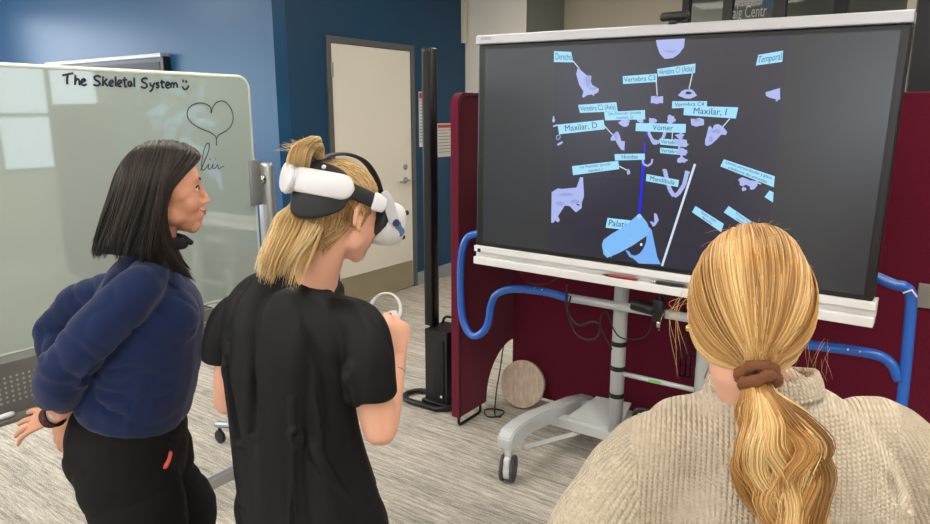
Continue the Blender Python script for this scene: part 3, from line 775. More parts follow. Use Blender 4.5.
bm = bmesh.new(); tube(bm, [(-0.44, 2.50, 0.14), (-0.56, 2.80, 0.13)], 0.014, 4); obj('diagonal_brace', bm, M_white_steel, st, False)
bm = bmesh.new(); prism(bm, [(-1.36, 2.80, 0.19), (-1.10, 2.80, 0.19), (-1.12, 2.99, 0.25), (-1.30, 2.99, 0.24)], (0, 0, 0.01)); obj('base_plate', bm, M_white_steel, st, False)
bm = bmesh.new(); cyl(bm, (-1.09, 2.80, 0.475), (-0.76, 2.80, 0.475), 0.011, 12); sb_ = obj('lower_rail', bm, M_white_steel, st)
obj('green_sticker', bx((-0.945, 2.789, 0.476), (0.055, 0.003, 0.012)), mat('green_sticker', (110, 200, 90), 0.5), sb_, False)
bm = bmesh.new(); cyl(bm, (-1.34, 2.72, 0.808), (-0.50, 2.72, 0.808), 0.019, 16); obj('cross_rail', bm, M_white_steel, st)
for z in (0.615, 0.50, 0.37):
    bm = bmesh.new(); disc_cyl(bm, (-1.12, 2.80, z), (0, 0, 1), 0.0345, 0.022, 24, 0.002); obj('cable_strap', bm, M_dark, st)
# blue handle tubes
M_bt = mat('glossy_blue_tube_enamel', (20, 92, 190), 0.22, coat=0.5)
TY = 2.715
def pxs(l, y=TY): return [AY(a, b, y) for a, b in l]
bm = bmesh.new()
pl = [Vector((-1.72, TY, 1.07))] + pxs([(476, 234), (466, 240), (461, 262), (461.5, 310), (467, 330), (476, 336), (487, 326), (491.5, 304), (498, 293.5), (514, 289), (545, 292)]) + [Vector((-1.33, TY, 0.807))]
tube(bm, spline(pl, 6), 0.0185, 14); h1 = obj('handle_tube', bm, M_bt, st)
bm = bmesh.new()
for x in (-1.50, -1.46): sphere(bm, (x, TY - 0.0165, 0.832 + (x + 1.48) * -0.04), 0.0045, u=10, v=8)
obj('screw', bm, M_chrome, h1)
bm = bmesh.new()
pr_ = [Vector((-0.22, TY, 1.085))] + pxs([(893, 284), (904, 286.5), (911, 296), (909, 330), (902, 402)]) + [Vector((-0.045, TY, 0.42)), Vector((-0.06, TY, 0.33))]
tube(bm, spline(pr_, 6), 0.0185, 14); obj('handle_tube', bm, M_bt, st)
bm = bmesh.new(); pr2 = [Vector((-0.55, TY, 0.806))] + pxs([(800, 343), (850, 350), (880, 356), (893, 366), (899, 380)])
tube(bm, spline(pr2, 6), 0.0185, 14); h2 = obj('handle_tube', bm, M_bt, st)
bm = bmesh.new()
for q in ((848, 349.5), (860, 351.5)): sphere(bm, AY(q[0], q[1], TY - 0.0185), 0.0045, u=10, v=8)
obj('screw', bm, M_chrome, h2)
obj('cable_tie', tube(bmesh.new(), [AY(903, 293, 2.69), AY(912, 290, 2.69), AY(917, 297, 2.69)], 0.003, 6), M_whiteplastic, h2)

# microphone camera under the tray
mc = thing('conference_camera', 'black cylindrical device clamped to the stand rail under the pen tray', 'camera', (-0.95, 2.66, 0.84))
bm = bmesh.new(); disc_cyl(bm, (-0.972, 2.668, 0.838), (1, 0.05, -0.12), 0.025, 0.095, 24, 0.004); obj('body', bm, M_dark, mc)
bm = bmesh.new(); bb(bm, (-0.925, 2.648, 0.79), (-0.885, 2.69, 0.88), 0.004); bb(bm, (-0.905, 2.655, 0.86), (-0.895, 2.685, 0.915)); obj('bracket', bm, M_dark, mc)
obj('thumb_screw', cyl(bmesh.new(), (-0.90, 2.66, 0.765), (-0.90, 2.66, 0.795), 0.009, 10), M_chrome, mc)
# cables behind the tray
def cable(lab_, pts, r=0.004, y=2.69):
    bm = bmesh.new(); tube(bm, spline(pxs(pts, y), 6), r, 6)
    return obj('hanging_cable', bm, M_dark, None, label=lab_, category='cable')
cable('black cables looping from the display past the blue tube', [(567, 285), (566, 302), (569, 318), (576, 334), (588, 340), (598, 336), (600, 325), (592, 322), (578, 325), (568, 312), (571, 296)], 0.0045, 2.668)
cable('thin black cable draped between the grey post and the rail', [(612, 350), (600, 325), (606, 312), (614, 330), (622, 338), (640, 339), (650, 330), (655, 312)], 0.003, 2.745)
cable('black cable hanging under the left end of the pen tray', [(519, 270), (528, 282), (545, 284), (558, 278)], 0.0035, 2.70)
# wire basket behind the right post
wg = bmesh.new()
for i in range(5):
    x = -0.86 + i * 0.022; cyl(wg, (x, 2.86, 0.50), (x, 2.86, 0.90), 0.0035, 6)
for j in range(9): cyl(wg, (-0.86, 2.86, 0.50 + j * 0.05), (-0.772, 2.86, 0.50 + j * 0.05), 0.0035, 6)
obj('wire_grid', wg, M_wire, None, label='small black wire grid hanging by the grey post behind the woman in the beige sweater', category='wire grid')
# black device on the base
bk = thing('power_supply', 'black moulded device with blue cable resting on the base of the stand', 'device', (-0.95, 2.86, 0.19))
bm = bmesh.new(); prism(bm, [(-1.06, 2.775, 0.207), (-1.0, 2.775, 0.30), (-0.84, 2.775, 0.29), (-0.80, 2.775, 0.23), (-0.80, 2.775, 0.207)], (0, 0.16, 0)); bmesh.ops.bevel(bm, geom=list(bm.edges), offset=0.008, segments=2, affect='EDGES')
obj('case', bm, M_dark, bk)
obj('handle', tube(bmesh.new(), fillet([(-1.04, 2.77, 0.22), (-1.01, 2.765, 0.345), (-0.86, 2.765, 0.34), (-0.82, 2.77, 0.28)], 0.03), 0.011, 8), M_dark, bk)
obj('blue_cable', tube(bmesh.new(), spline([(-1.09, 2.765, 0.24), (-1.03, 2.755, 0.215), (-0.95, 2.755, 0.225), (-0.88, 2.76, 0.215)], 6), 0.009, 8), mat('blue_cable', (20, 80, 190), 0.4), bk)
# metal plate fixed on the maroon screen at the right
t = obj('metal_plate', bx((0.03, 3.262, 0.90), (0.16, 0.012, 0.10), bev=0.003), mat('brushed_nickel_plate', (150, 146, 142), 0.4, 0.6), None, False, label='small brushed metal plate on maroon screen right of the blue tube', category='plate')
t['label'] = 'small brushed metal plate on the maroon screen at the right edge of the photo'

# ================================================================== people
FH = Vector((-sin(YAW), cos(YAW), 0))
ZU = Vector((0, 0, 1))
def PH(px, py, d):
    r = ray(px, py); return C0 + r * (d / r.dot(FH))
def depth(p): return (p - C0).dot(FW)

def limb(bm, pts, rads, side=(1, 0, 0), n=5, seg=20, capf=1.0):
    """loft of elliptical sections; rads (a,b): a along side, b across"""
    pts = [Vector(p) for p in pts]
    rads = [(r, r) if isinstance(r, (int, float)) else r for r in rads]
    sides = side if isinstance(side, list) else [side] * len(pts)
    sides = [Vector(s_) for s_ in sides]
    if len(pts) > 2:
        P3 = spline(pts, n); R3 = spline([Vector((a, b, 0)) for a, b in rads], n); S3 = spline(sides, n)
    else:
        P3, R3, S3 = [], [], []
        for k in range(n + 1):
            t = k / n; P3.append(pts[0].lerp(pts[1], t)); R3.append(Vector((*rads[0], 0)).lerp(Vector((*rads[1], 0)), t)); S3.append(sides[0].lerp(sides[1], t))
    m = len(P3); fr = []
    for i in range(m):
        d = (P3[min(i + 1, m - 1)] - P3[max(i - 1, 0)]).normalized()
        s_ = S3[i] - d * S3[i].dot(d)
        s_ = s_.normalized() if s_.length > 1e-5 else d.orthogonal().normalized()
        fr.append((P3[i], d, s_, d.cross(s_).normalized(), max(R3[i].x, 0.001), max(R3[i].y, 0.001)))
    full = []
    p, d, s_, t_, a, b = fr[0]; c = min(a, b) * capf
    for k in (3, 2, 1):
        th = k / 3.3 * pi / 2; full.append((p - d * c * sin(th), s_, t_, a * cos(th), b * cos(th)))
    full += [(p, s_, t_, a, b) for p, d, s_, t_, a, b in fr]
    p, d, s_, t_, a, b = fr[-1]; c = min(a, b) * capf
    for k in (1, 2, 3):
        th = k / 3.3 * pi / 2; full.append((p + d * c * sin(th), s_, t_, a * cos(th), b * cos(th)))
    rings = [[bm.verts.new(p + s_ * (a * cos(2 * pi * k / seg)) + t_ * (b * sin(2 * pi * k / seg))) for k in range(seg)] for p, s_, t_, a, b in full]
    for A_, B_ in zip(rings[:-1], rings[1:]):
        for k in range(seg): bm.faces.new((A_[k], B_[k], B_[(k + 1) % seg], A_[(k + 1) % seg]))
    bm.faces.new(rings[0]); bm.faces.new(rings[-1][::-1])
    return bm
def remesh(bm, voxel, smooth=3, fac=0.5):
    me = bpy.data.meshes.new('tmp'); bmesh.ops.recalc_face_normals(bm, faces=bm.faces); bm.to_mesh(me); bm.free()
    o = bpy.data.objects.new('tmp', me); COL.objects.link(o)
    m = o.modifiers.new('r', 'REMESH'); m.mode = 'VOXEL'; m.voxel_size = voxel; m.use_smooth_shade = True
    if smooth:
        s_ = o.modifiers.new('s', 'SMOOTH'); s_.factor = fac; s_.iterations = smooth
    dg = bpy.context.evaluated_depsgraph_get(); dg.update()
    out = bpy.data.meshes.new_from_object(o.evaluated_get(dg))
    bpy.data.objects.remove(o); bpy.data.meshes.remove(me)
    return out
def getco(me):
    a = np.empty(len(me.vertices) * 3, np.float32); me.vertices.foreach_get('co', a); return a.reshape(-1, 3).astype(float)
def getno(me):
    a = np.empty(len(me.vertices) * 3, np.float32); me.vertices.foreach_get('normal', a); return a.reshape(-1, 3).astype(float)
def setco(me, a): me.vertices.foreach_set('co', a.astype(np.float32).ravel()); me.update()
def push(me, lst):
    co = getco(me)
    for c, r, v in lst:
        d = np.linalg.norm(co - np.array(c), axis=1); w = np.exp(-(d / r) ** 2 * 2)
        co += w[:, None] * np.array(v)
    setco(me, co)
def segdist(co, a, b):
    a, b = np.array(a), np.array(b); ab = b - a
    t = np.clip(((co - a) @ ab) / max(ab @ ab, 1e-9), 0, 1)
    return np.linalg.norm(co - (a + t[:, None] * ab), axis=1), t
def crease(me, lst):
    """lst of (polyline, radius, depth)"""
    co = getco(me); no = getno(me); disp = np.zeros(len(co))
    for pl_, r, dep in lst:
        dm = np.full(len(co), 9.0)
        for a, b in zip(pl_[:-1], pl_[1:]):
            d, t = segdist(co, a, b); dm = np.minimum(dm, d)
        disp += -dep * np.exp(-(dm / r) ** 2) + dep * 0.5 * np.exp(-((dm - 1.7 * r) / (r * 0.9)) ** 2)
    setco(me, co + no * disp[:, None])
def wrinkle(me, segs, amp, fa=26.0, fr=5.0, base=0.0, mask=None):
    co = getco(me); no = getno(me)
    best = np.full(len(co), 9.0); U = np.zeros(len(co)); D = np.zeros((len(co), 3)); W = np.zeros(len(co))
    for i, (a, b, k) in enumerate(segs):
        d, t = segdist(co, a, b); L_ = (Vector(b) - Vector(a)).length; m = d < best
        best[m] = d[m]; U[m] = t[m] * L_ + i * 3.1; W[m] = k; D[m] = np.array((Vector(b) - Vector(a)).normalized())
    disp = np.zeros(len(co))
    for i in range(len(co)):
        p = co[i]; dd = D[i]
        along = p @ dd
        q = (p - dd * along) * fr + dd * (along * fa) * 0.5
        v = noise.noise(Vector(q)); v2 = noise.noise(Vector(q * 1.9 + 7))
        disp[i] = ((1 - min(1.0, abs(v) * 2.6)) ** 2 * -1.5 + 0.3 + 0.8 * v2) * amp * W[i] + base * noise.noise(Vector(p * 9))
    setco(me, co + no * disp[:, None])
def meobj(name, me, m, parent, **props):
    me.name = name
    for mm in (m if isinstance(m, (list, tuple)) else [m]): me.materials.append(mm)
    localize(me, parent)
    o = bpy.data.objects.new(name, me)
    for p in me.polygons: p.use_smooth = True
    return link(o, parent, **props)
def smooth_near(me, c, r, it=8, fac=0.5):
    co = getco(me); n = len(co); ed = np.empty(len(me.edges) * 2, np.int32); me.edges.foreach_get('vertices', ed); ed = ed.reshape(-1, 2)
    w = np.clip((r - np.linalg.norm(co - np.array(c), axis=1)) / (r * 0.25), 0, 1)[:, None] * fac
    deg = np.bincount(ed.ravel(), minlength=n)[:, None]
    for k in range(it):
        for sgn in (1.0, -1.03):
            a = np.zeros_like(co); np.add.at(a, ed[:, 0], co[ed[:, 1]]); np.add.at(a, ed[:, 1], co[ed[:, 0]])
            co = co + (a / deg - co) * w * (1.0 if sgn > 0 else -0.75)
    setco(me, co)
def headmat(origin, fwd, pitch=0.0, roll=0.0, sc=1.0):
    y = Vector(fwd).normalized(); x = y.cross(ZU).normalized()
    z = x.cross(y).normalized()
    M = Matrix((x, y, z)).transposed().to_4x4()
    return Matrix.Translation(origin) @ M @ Matrix.Rotation(-pitch, 4, 'X') @ Matrix.Rotation(roll, 4, 'Y') @ Matrix.Scale(sc, 4)
def head(bm, M, ears=True):
    def E(c, r, R=None): sphere(bm, (0, 0, 0), r, M @ Matrix.Translation(Vector(c)) @ (R if R is not None else Matrix.Identity(4)), 28, 18)
    def Lm(pts, rads, side=(1, 0, 0)): limb(bm, [M @ Vector(p) for p in pts], rads, M.to_3x3() @ Vector(side))
    E((0, -0.008, 0.030), (0.074, 0.093, 0.088)); E((0, 0.035, 0.02), (0.064, 0.056, 0.075))
    Lm([(0, 0.020, 0.0), (0, 0.038, -0.045), (0, 0.052, -0.082), (0, 0.062, -0.096)], [(0.064, 0.055), (0.056, 0.050), (0.036, 0.034), (0.020, 0.018)])
    E((0, 0.070, -0.088), (0.022, 0.017, 0.019))                                   # chin
    for s_ in (-1, 1):
        E((s_ * 0.030, 0.054, -0.026), (0.034, 0.031, 0.034))                      # cheek
        E((s_ * 0.042, 0.030, 0.0), (0.029, 0.040, 0.030))
        E((s_ * 0.044, 0.014, -0.055), (0.019, 0.034, 0.030))                      # jaw corner
        E((s_ * 0.026, 0.073, 0.036), (0.026, 0.014, 0.014))                       # brow
        E((s_ * 0.0105, 0.094, -0.030), (0.0078, 0.010, 0.0072))                   # nostril wing
    Lm([(0, 0.082, 0.026), (0, 0.089, 0.004), (0, 0.100, -0.018), (0, 0.105, -0.026)], [(0.010, 0.010), (0.008, 0.009), (0.009, 0.009), (0.0095, 0.008)])
    E((0, 0.078, -0.058), (0.030, 0.016, 0.026))
    E((0, 0.0935, -0.0515), (0.019, 0.0058, 0.0045)); E((0, 0.0920, -0.0600), (0.017, 0.0062, 0.005))
    if ears:
        for s_ in (-1, 1):
            R = Matrix.Rotation(s_ * 0.35, 4, 'Z') @ Matrix.Rotation(-0.15, 4, 'X')
            E((s_ * 0.076, -0.006, 0.002), (0.006, 0.015, 0.028), R)
            pts = []
            for k in range(13):
                a = radians(-70 + k * 25); pts.append(M @ (Matrix.Translation((s_ * 0.080, -0.008, 0.002)) @ R @ Vector((s_ * 0.002, 0.015 * -cos(a) * -1 if False else -0.015 * cos(a), 0.029 * sin(a)))))
            tube(bm, pts, [0.0045] * 13, 8)
            E((s_ * 0.077, 0.000, -0.027), (0.0055, 0.008, 0.009))
def headpush(me, M):
    R = M.to_3x3()
    smooth_near(me, M @ Vector((0, 0.05, 0.0)), 0.125, 7)
    for s_ in (-1, 1):
        push(me, [(M @ Vector((s_ * 0.030, 0.092, 0.012)), 0.019, R @ Vector((0, -0.007, 0)))])
        push(me, [(M @ Vector((s_ * 0.083, -0.002, 0.004)), 0.009, R @ Vector((-s_ * 0.006, 0, 0)))])
    push(me, [(M @ Vector((0, 0.100, -0.0560)), 0.012, R @ Vector((0, -0.002, 0)))])
def facebits(par, M, iris=(60, 40, 28), brow=None, lipcol=(190, 92, 90)):
    R4 = M.to_3x3().to_4x4()
    for s_ in (-1, 1):
        c = M @ Vector((s_ * 0.0305, 0.0720, 0.0115))
        e = obj('eye', sphere(bmesh.new(), c, 0.0112), mat('eye_white', (225, 220, 215), 0.15), par)
        f = (M.to_3x3() @ Vector((0, 1, 0))).normalized()
        obj('iris', sphere(bmesh.new(), c + f * 0.0058, 0.0072), mat('dark_iris', iris, 0.1), e)
        pts = [M @ Vector((s_ * (0.0305 + 0.0135 * cos(a)), 0.0825 - 0.006 * abs(cos(a)), 0.0118 + 0.0062 * sin(a))) for a in [radians(k * 15) for k in range(13)]]
        tube_b = tube(bmesh.new(), pts, [0.001] + [0.0022] * 11 + [0.001], 6); obj('eyelashes', tube_b, mat('dark_lash', (34, 24, 20), 0.6), par)
        pts = [M @ Vector((s_ * x, y, z)) for x, y, z in ((0.013, 0.086, 0.031), (0.024, 0.0865, 0.036), (0.038, 0.081, 0.038), (0.050, 0.069, 0.033))]
        obj('eyebrow', tube(bmesh.new(), spline(pts, 4), [0.0034] * 12 + [0.001], 6, flat=0.8), mat('dark_brow_hair', brow or (44, 30, 24), 0.8), par)
    bm = bmesh.new()
    for zc, rz, yy in ((-0.0515, 0.0032, 0.0950), (-0.0600, 0.0038, 0.0938)):
        sphere(bm, (0, 0, 0), (0.0180, 0.0052, rz), M @ Matrix.Translation((0, yy, zc)), 16, 10)
    obj('lips', bm, mat('rose_lips', lipcol, 0.35), par)
def hand(bm, M, s_, curls=((25, 30, 20),) * 4, spread=6, thumb=(0.75, 0.55, -0.35), tcurl=20, sc=0.95):
    """M: wrist frame, y to the fingers, z back of hand, s_: +1 thumb on +x"""
    T = lambda v: M @ (Vector(v) * sc)
    R3 = M.to_3x3()
    limb(bm, [T((0, -0.03, 0)), T((0, 0, 0)), T((s_ * 0.002, 0.035, 0)), T((0, 0.072, 0)), T((0, 0.086, -0.001))], [(0.0235, 0.0175), (0.025, 0.0175), (0.034, 0.0165), (0.038, 0.0135), (0.036, 0.010)], R3 @ Vector((1, 0, 0)), n=4)
    bases = ((0.0285, 0.084), (0.0095, 0.089), (-0.0105, 0.086), (-0.0285, 0.078))
    lens = ((0.040, 0.024, 0.020), (0.044, 0.027, 0.021), (0.041, 0.025, 0.020), (0.031, 0.019, 0.018))
    for i in range(4):
        bx_, by_ = bases[i]; ang = radians((1.5 - i) * spread) * s_
        p = Vector((s_ * bx_, by_ - 0.022, 0.001)); pts = [T(p)]; p = Vector((s_ * bx_, by_, 0.0)); pts.append(T(p)); acc = 0
        for j in range(3):
            acc += radians(curls[i][j])
            d = Vector((sin(ang) * cos(acc), cos(ang) * cos(acc), -sin(acc)))
            p = p + d * lens[i][j]; pts.append(T(p))
        r0 = 0.0088 if i < 3 else 0.0078
        limb(bm, pts, [r0 * 0.9, r0, r0 * 0.95, r0 * 0.86, r0 * 0.72], R3 @ Vector((1, 0, 0)), n=3, seg=10)
    t = Vector((s_ * thumb[0], thumb[1], thumb[2])).normalized()
    p0 = Vector((s_ * 0.018, 0.010, -0.006)); p1 = p0 + t * 0.042
    t2 = (t + Vector((-s_ * sin(radians(tcurl)), 0.45, -0.1))).normalized(); p2 = p1 + t2 * 0.032
    t3 = (t2 + Vector((-s_ * sin(radians(tcurl)), 0.2, -0.05))).normalized(); p3 = p2 + t3 * 0.024
    limb(bm, [T(p0), T(p1), T(p2), T(p3)], [0.0145, 0.0115, 0.0100, 0.0078], R3 @ Vector((1, 0, 0)), n=3, seg=12)
def handframe(wrist, fdir, back):
    y = Vector(fdir).normalized(); z = Vector(back); z = (z - y * z.dot(y)).normalized(); x = y.cross(z)
    M = Matrix((x, y, z)).transposed().to_4x4(); return Matrix.Translation(wrist) @ M

# ------------------------------------------------------------------ strands
def hairmat(name, dark, mid, light, rough=0.38):
    m = bpy.data.materials.new(name); m.use_nodes = True; nt = m.node_tree; b = nt.nodes['Principled BSDF']
    at = nt.nodes.new('ShaderNodeAttribute'); at.attribute_name = 'tone'
    cr = nt.nodes.new('ShaderNodeValToRGB'); e = cr.color_ramp.elements
    e[0].position = 0.0; e[0].color = lin(dark); e[1].position = 1.0; e[1].color = lin(light)
    k = e.new(0.5); k.color = lin(mid)
    nt.links.new(at.outputs['Fac'], cr.inputs['Fac']); nt.links.new(cr.outputs['Color'], b.inputs['Base Color'])
    b.inputs['Roughness'].default_value = rough; b.inputs['Specular IOR Level'].default_value = 0.5
    return m
def strands(name, curves, radius, m, parent, seg=5, tones=None, cap=None, taper=0.25):
    """curves: list of (K,3) arrays, all K equal; one mesh of thin tubes (+ optional underlying cap mesh arrays)"""
    V, Fc, Tn = [], [], []; base = 0
    for ci, c in enumerate(curves):
        c = np.asarray(c, float); K = len(c)
        d = np.gradient(c, axis=0); d /= np.linalg.norm(d, axis=1)[:, None] + 1e-9
        ref = np.array([0.31, 0.52, 0.79]); s_ = np.cross(d, ref); s_ /= np.linalg.norm(s_, axis=1)[:, None] + 1e-9
        t_ = np.cross(d, s_)
        tt = np.linspace(0, 1, K); rr = radius[ci] if hasattr(radius, '__len__') else radius
        r_ = rr * np.minimum(1, (1 - tt) * 5 * (1 - taper) + taper)[:, None]
        for k in range(seg):
            a = 2 * pi * k / seg; V.append(c + s_ * r_ * cos(a) + t_ * r_ * sin(a))
        idx = base + np.arange(seg)[:, None] * K + np.arange(K)[None, :]
        nx = np.roll(idx, -1, axis=0)
        Fc.append(np.stack([idx[:, :-1], idx[:, 1:], nx[:, 1:], nx[:, :-1]], -1).reshape(-1, 4))
        Tn.append(np.full(seg * K, tones[ci] if tones is not None else 0.5)); base += seg * K
    if cap is not None:
        V.append(cap[0]); Fc.append(cap[1] + base); Tn.append(np.full(len(cap[0]), cap[2]))
    V = np.concatenate(V); Fc = np.concatenate(Fc); Tn = np.concatenate(Tn)
    me = bpy.data.meshes.new(name); me.vertices.add(len(V)); me.vertices.foreach_set('co', V.astype(np.float32).ravel())
    me.loops.add(len(Fc) * 4); me.loops.foreach_set('vertex_index', Fc.astype(np.int32).ravel())
    me.polygons.add(len(Fc)); me.polygons.foreach_set('loop_start', np.arange(0, len(Fc) * 4, 4, dtype=np.int32))
    me.update(calc_edges=True); me.validate()
    a = me.attributes.new('tone', 'FLOAT', 'POINT'); a.data.foreach_set('value', Tn.astype(np.float32))
    return meobj(name, me, m, parent)
def cr1(P_, n):
    """Catmull-Rom resample of (K,3) to n points"""
    P_ = np.asarray(P_, float); K = len(P_); q = np.vstack([2 * P_[0] - P_[1], P_, 2 * P_[-1] - P_[-2]])
    t = np.linspace(0, K - 1 - 1e-6, n); i = t.astype(int); f = (t - i)[:, None]
    a, b, c, d = q[i], q[i + 1], q[i + 2], q[i + 3]
    return 0.5 * (2 * b + (c - a) * f + (2 * a - 5 * b + 4 * c - d) * f * f + (3 * b - a - 3 * c + d) * f ** 3)
def guide_surf(G, nu, nv):
    """G: list of guides (each K x 3) -> (nu, nv, 3)"""
    A_ = np.stack([cr1(g, nv) for g in G])           # guides x nv
    return np.stack([cr1(A_[:, j], nu) for j in range(nv)], 1)
def surf_cap(S_, tone, off=0.0):
    nu, nv = S_.shape[:2]; idx = np.arange(nu * nv).reshape(nu, nv)
    F_ = np.stack([idx[:-1, :-1], idx[1:, :-1], idx[1:, 1:], idx[:-1, 1:]], -1).reshape(-1, 4)
    return (S_.reshape(-1, 3), F_, tone)
def tf(M, A_): 
    Mn = np.array(M); return A_ @ Mn[:3, :3].T + Mn[:3, 3]
rng = np.random.default_rng(7)

SKIN = mat('light_skin', (226, 172, 148), 0.5, spec=0.35, var=(9, 0.05), sss=0.12)
SKIN_A = mat('warm_light_skin', (214, 156, 130), 0.5, spec=0.35, var=(9, 0.05), sss=0.12)
def shoe(par, p, fwd, m, L=0.25):
    M = headmat(Vector(p), fwd)
    bm = bmesh.new(); limb(bm, [M @ Vector((0, -0.05, 0.045)), M @ Vector((0, 0.03, 0.045)), M @ Vector((0, 0.12, 0.03)), M @ Vector((0, 0.16, 0.025))], [(0.034, 0.045), (0.038, 0.045), (0.042, 0.030), (0.034, 0.022)], M.to_3x3() @ Vector((1, 0, 0)))
    me = remesh(bm, 0.008, 3); co = getco(me); co[:, 2] = np.maximum(co[:, 2], 0.003); setco(me, co)
    return meobj('shoe', me, m, par)

# ================================================================== woman in navy (left)
def woman_navy():
    root = thing('person', 'smiling woman with dark shoulder length hair in navy sweatshirt, hands behind her hips', 'person', (0, 0, 0))
    hips = PH(130, 445, 1.77); root.location = (hips.x, hips.y, 0)
    f = (RT * 0.91 + FH * 0.40).normalized(); side = f.cross(ZU)           # her right, towards the camera
    H0 = PH(165, 192, 1.77); M = headmat(H0, f, pitch=radians(1), sc=0.97)
    def s(px, py, d, hw): q = PH(px, py, d); return q, hw * depth(q) / FPX
    # trousers first
    kN, kF = PH(152, 575, 1.66), PH(196, 560, 1.90)
    aN = Vector((PH(120, 600, 1.66).x, PH(120, 600, 1.66).y, 0.09)); aF = Vector((PH(180, 560, 1.93).x, PH(180, 560, 1.93).y, 0.09))
    kN.z = 0.44; kF.z = 0.45
    # body
    bm = bmesh.new(); head(bm, M)
    nb = PH(152, 262, 1.78)
    limb(bm, [M @ Vector((0, -0.02, -0.03)), M @ Vector((0, -0.028, -0.09)), nb], [0.050, 0.050, 0.062], side)
    limb(bm, [nb, PH(143, 300, 1.78), PH(140, 360, 1.78), hips], [(0.06, 0.05), (0.13, 0.08), (0.11, 0.09), (0.13, 0.10)], side)
    shN, shF = PH(136, 292, 1.63), PH(140, 288, 1.94)
    elN, wrN = PH(64, 366, 1.58), PH(56, 414, 1.64)
    elF, wrF = PH(54, 330, 2.0), PH(74, 412, 1.80)
    for sh, el, wr in ((shN, elN, wrN), (shF, elF, wrF)):
        limb(bm, [sh, sh.lerp(el, .5), el], [0.040, 0.034, 0.026], side); limb(bm, [el, el.lerp(wr, .4), wr], [0.026, 0.027, 0.023], side)
    Mh = handframe(wrN, PH(6, 430, 1.72) - wrN, ZU * 0.75 + FH * -0.5 - RT * 0.2)
    hand(bm, Mh, 1, ((2, 6, 6), (2, 6, 6), (4, 8, 8), (8, 10, 10)), 8, (0.75, 0.6, 0.25), 0, 1.1)
    Mh2 = handframe(wrF, PH(50, 448, 1.80) - wrF, FH * -0.8 - RT * 0.5)
    hand(bm, Mh2, -1, ((20, 20, 15),) * 4, 4, (0.6, 0.6, -0.3), 20, 0.92)
    for hp, k, a in ((PH(120, 450, 1.70), kN, aN), (PH(142, 448, 1.86), kF, aF)): limb(bm, [hp, k, a], [0.075, 0.05, 0.035], side)
    me = remesh(bm, 0.0042, 3); headpush(me, M)
    body = meobj('body', me, SKIN_A, root)
    facebits(root, M)
    for sg in (1, -1):
        pts_ = [M @ Vector((sg * x, y, z)) for x, y, z in ((0.008, 0.0975, -0.0560), (0.018, 0.0905, -0.0530), (0.026, 0.0820, -0.0475))]
        obj('mouth_corner', tube(bmesh.new(), spline(pts_, 4), [0.0022] * 5 + [0.0018] * 3 + [0.0008], 6), mat('rose_lips', (190, 92, 90), 0.35), root)
    # trousers
    bm = bmesh.new()
    q1, w1 = s(130, 418, 1.77, 54); q2, w2 = s(128, 445, 1.77, 57); q3, w3 = s(132, 475, 1.77, 50)
    limb(bm, [q1, q2, q3], [(0.165, w1), (0.178, w2), (0.165, w3)], side, capf=0.5)
    sphere(bm, PH(98, 457, 1.70), (0.085, 0.085, 0.095)); sphere(bm, PH(104, 455, 1.86), (0.085, 0.085, 0.095))
    tN = PH(128, 480, 1.68); tF = PH(158, 480, 1.86)
    limb(bm, [PH(128, 450, 1.70), tN, PH(146, 524, 1.66), kN, kN.lerp(aN, .5), aN], [(0.095, 0.125), (0.098, 0.128), (0.088, 0.112), (0.072, 0.078), (0.075, 0.078), (0.078, 0.080)], side)
    limb(bm, [PH(150, 445, 1.85), tF, kF, kF.lerp(aF, .5), aF], [(0.09, 0.115), (0.092, 0.112), (0.068, 0.075), (0.072, 0.075), (0.075, 0.078)], side)
    me = remesh(bm, 0.0065, 6)
    wrinkle(me, [(tN, kN, 0.5), (tF, kF, 0.5), (q1, q3, 0.25)], 0.006, 18, 4)
    crease(me, [([PH(97, 502, 1.63), PH(118, 500, 1.57), PH(140, 494, 1.58)], 0.012, 0.003), ([PH(176, 420, 1.62), PH(170, 440, 1.61), PH(160, 462, 1.6), PH(163, 470, 1.6)], 0.004, 0.004),
                ([PH(184, 450, 1.62), PH(184, 475, 1.62), PH(178, 520, 1.62)], 0.008, 0.012)])
    M_trousers = mat('black_trouser_cloth', (19, 19, 21), 0.85, spec=0.25, bump=(900, 0.2, 0.0006))
    tro = meobj('trousers', me, M_trousers, root)
    lp = PH(175, 449, 1.545); lq = PH(168, 470, 1.55)
    def onmesh(o, px, py, lift=0.003):
        # the point of this garment that lies in the direction of the pixel
        co = getco(o.data); off = np.array(o.matrix_world.translation) if False else np.array(root.location)
        w = co + off - np.array(C0); t = w @ np.array(FW); pxs_ = 465 + FPX * (w @ np.array(RT)) / t; pys_ = 262 - FPX * (w @ np.array(UP)) / t
        dd = (pxs_ - px) ** 2 + (pys_ - py) ** 2; c_ = np.where(dd < 16)[0]
        i = c_[np.argmin(t[c_])] if len(c_) else np.argmin(dd)
        return Vector(w[i] + np.array(C0)) + (C0 - Vector(w[i] + np.array(C0))).normalized() * lift
    pa, pb, pc = onmesh(tro, 174, 450), onmesh(tro, 171, 461), onmesh(tro, 168, 470)
    obj('pocket_tag', tube(bmesh.new(), spline([pa, pb, pc], 4), [0.003] + [0.007] * 7 + [0.003], 8, flat=0.4, up=(FH)), mat('coral_plastic', (226, 86, 78), 0.4), tro)
    # sweatshirt
    bm = bmesh.new()
    secs = [(129, 406, 1.77, 53, .165), (133, 392, 1.77, 57, .17), (140, 370, 1.77, 56, .17), (145, 335, 1.77, 55, .17), (148, 305, 1.78, 53, .17), (148, 280, 1.78, 40, .15), (152, 262, 1.78, 26, .09), (158, 250, 1.78, 19, .062)]
    pts, rd = [], []
    for px, py, d, hw, dep in secs: q, w = s(px, py, d, hw); pts.append(q); rd.append((dep, w))
    limb(bm, pts, rd, side, capf=0.25)
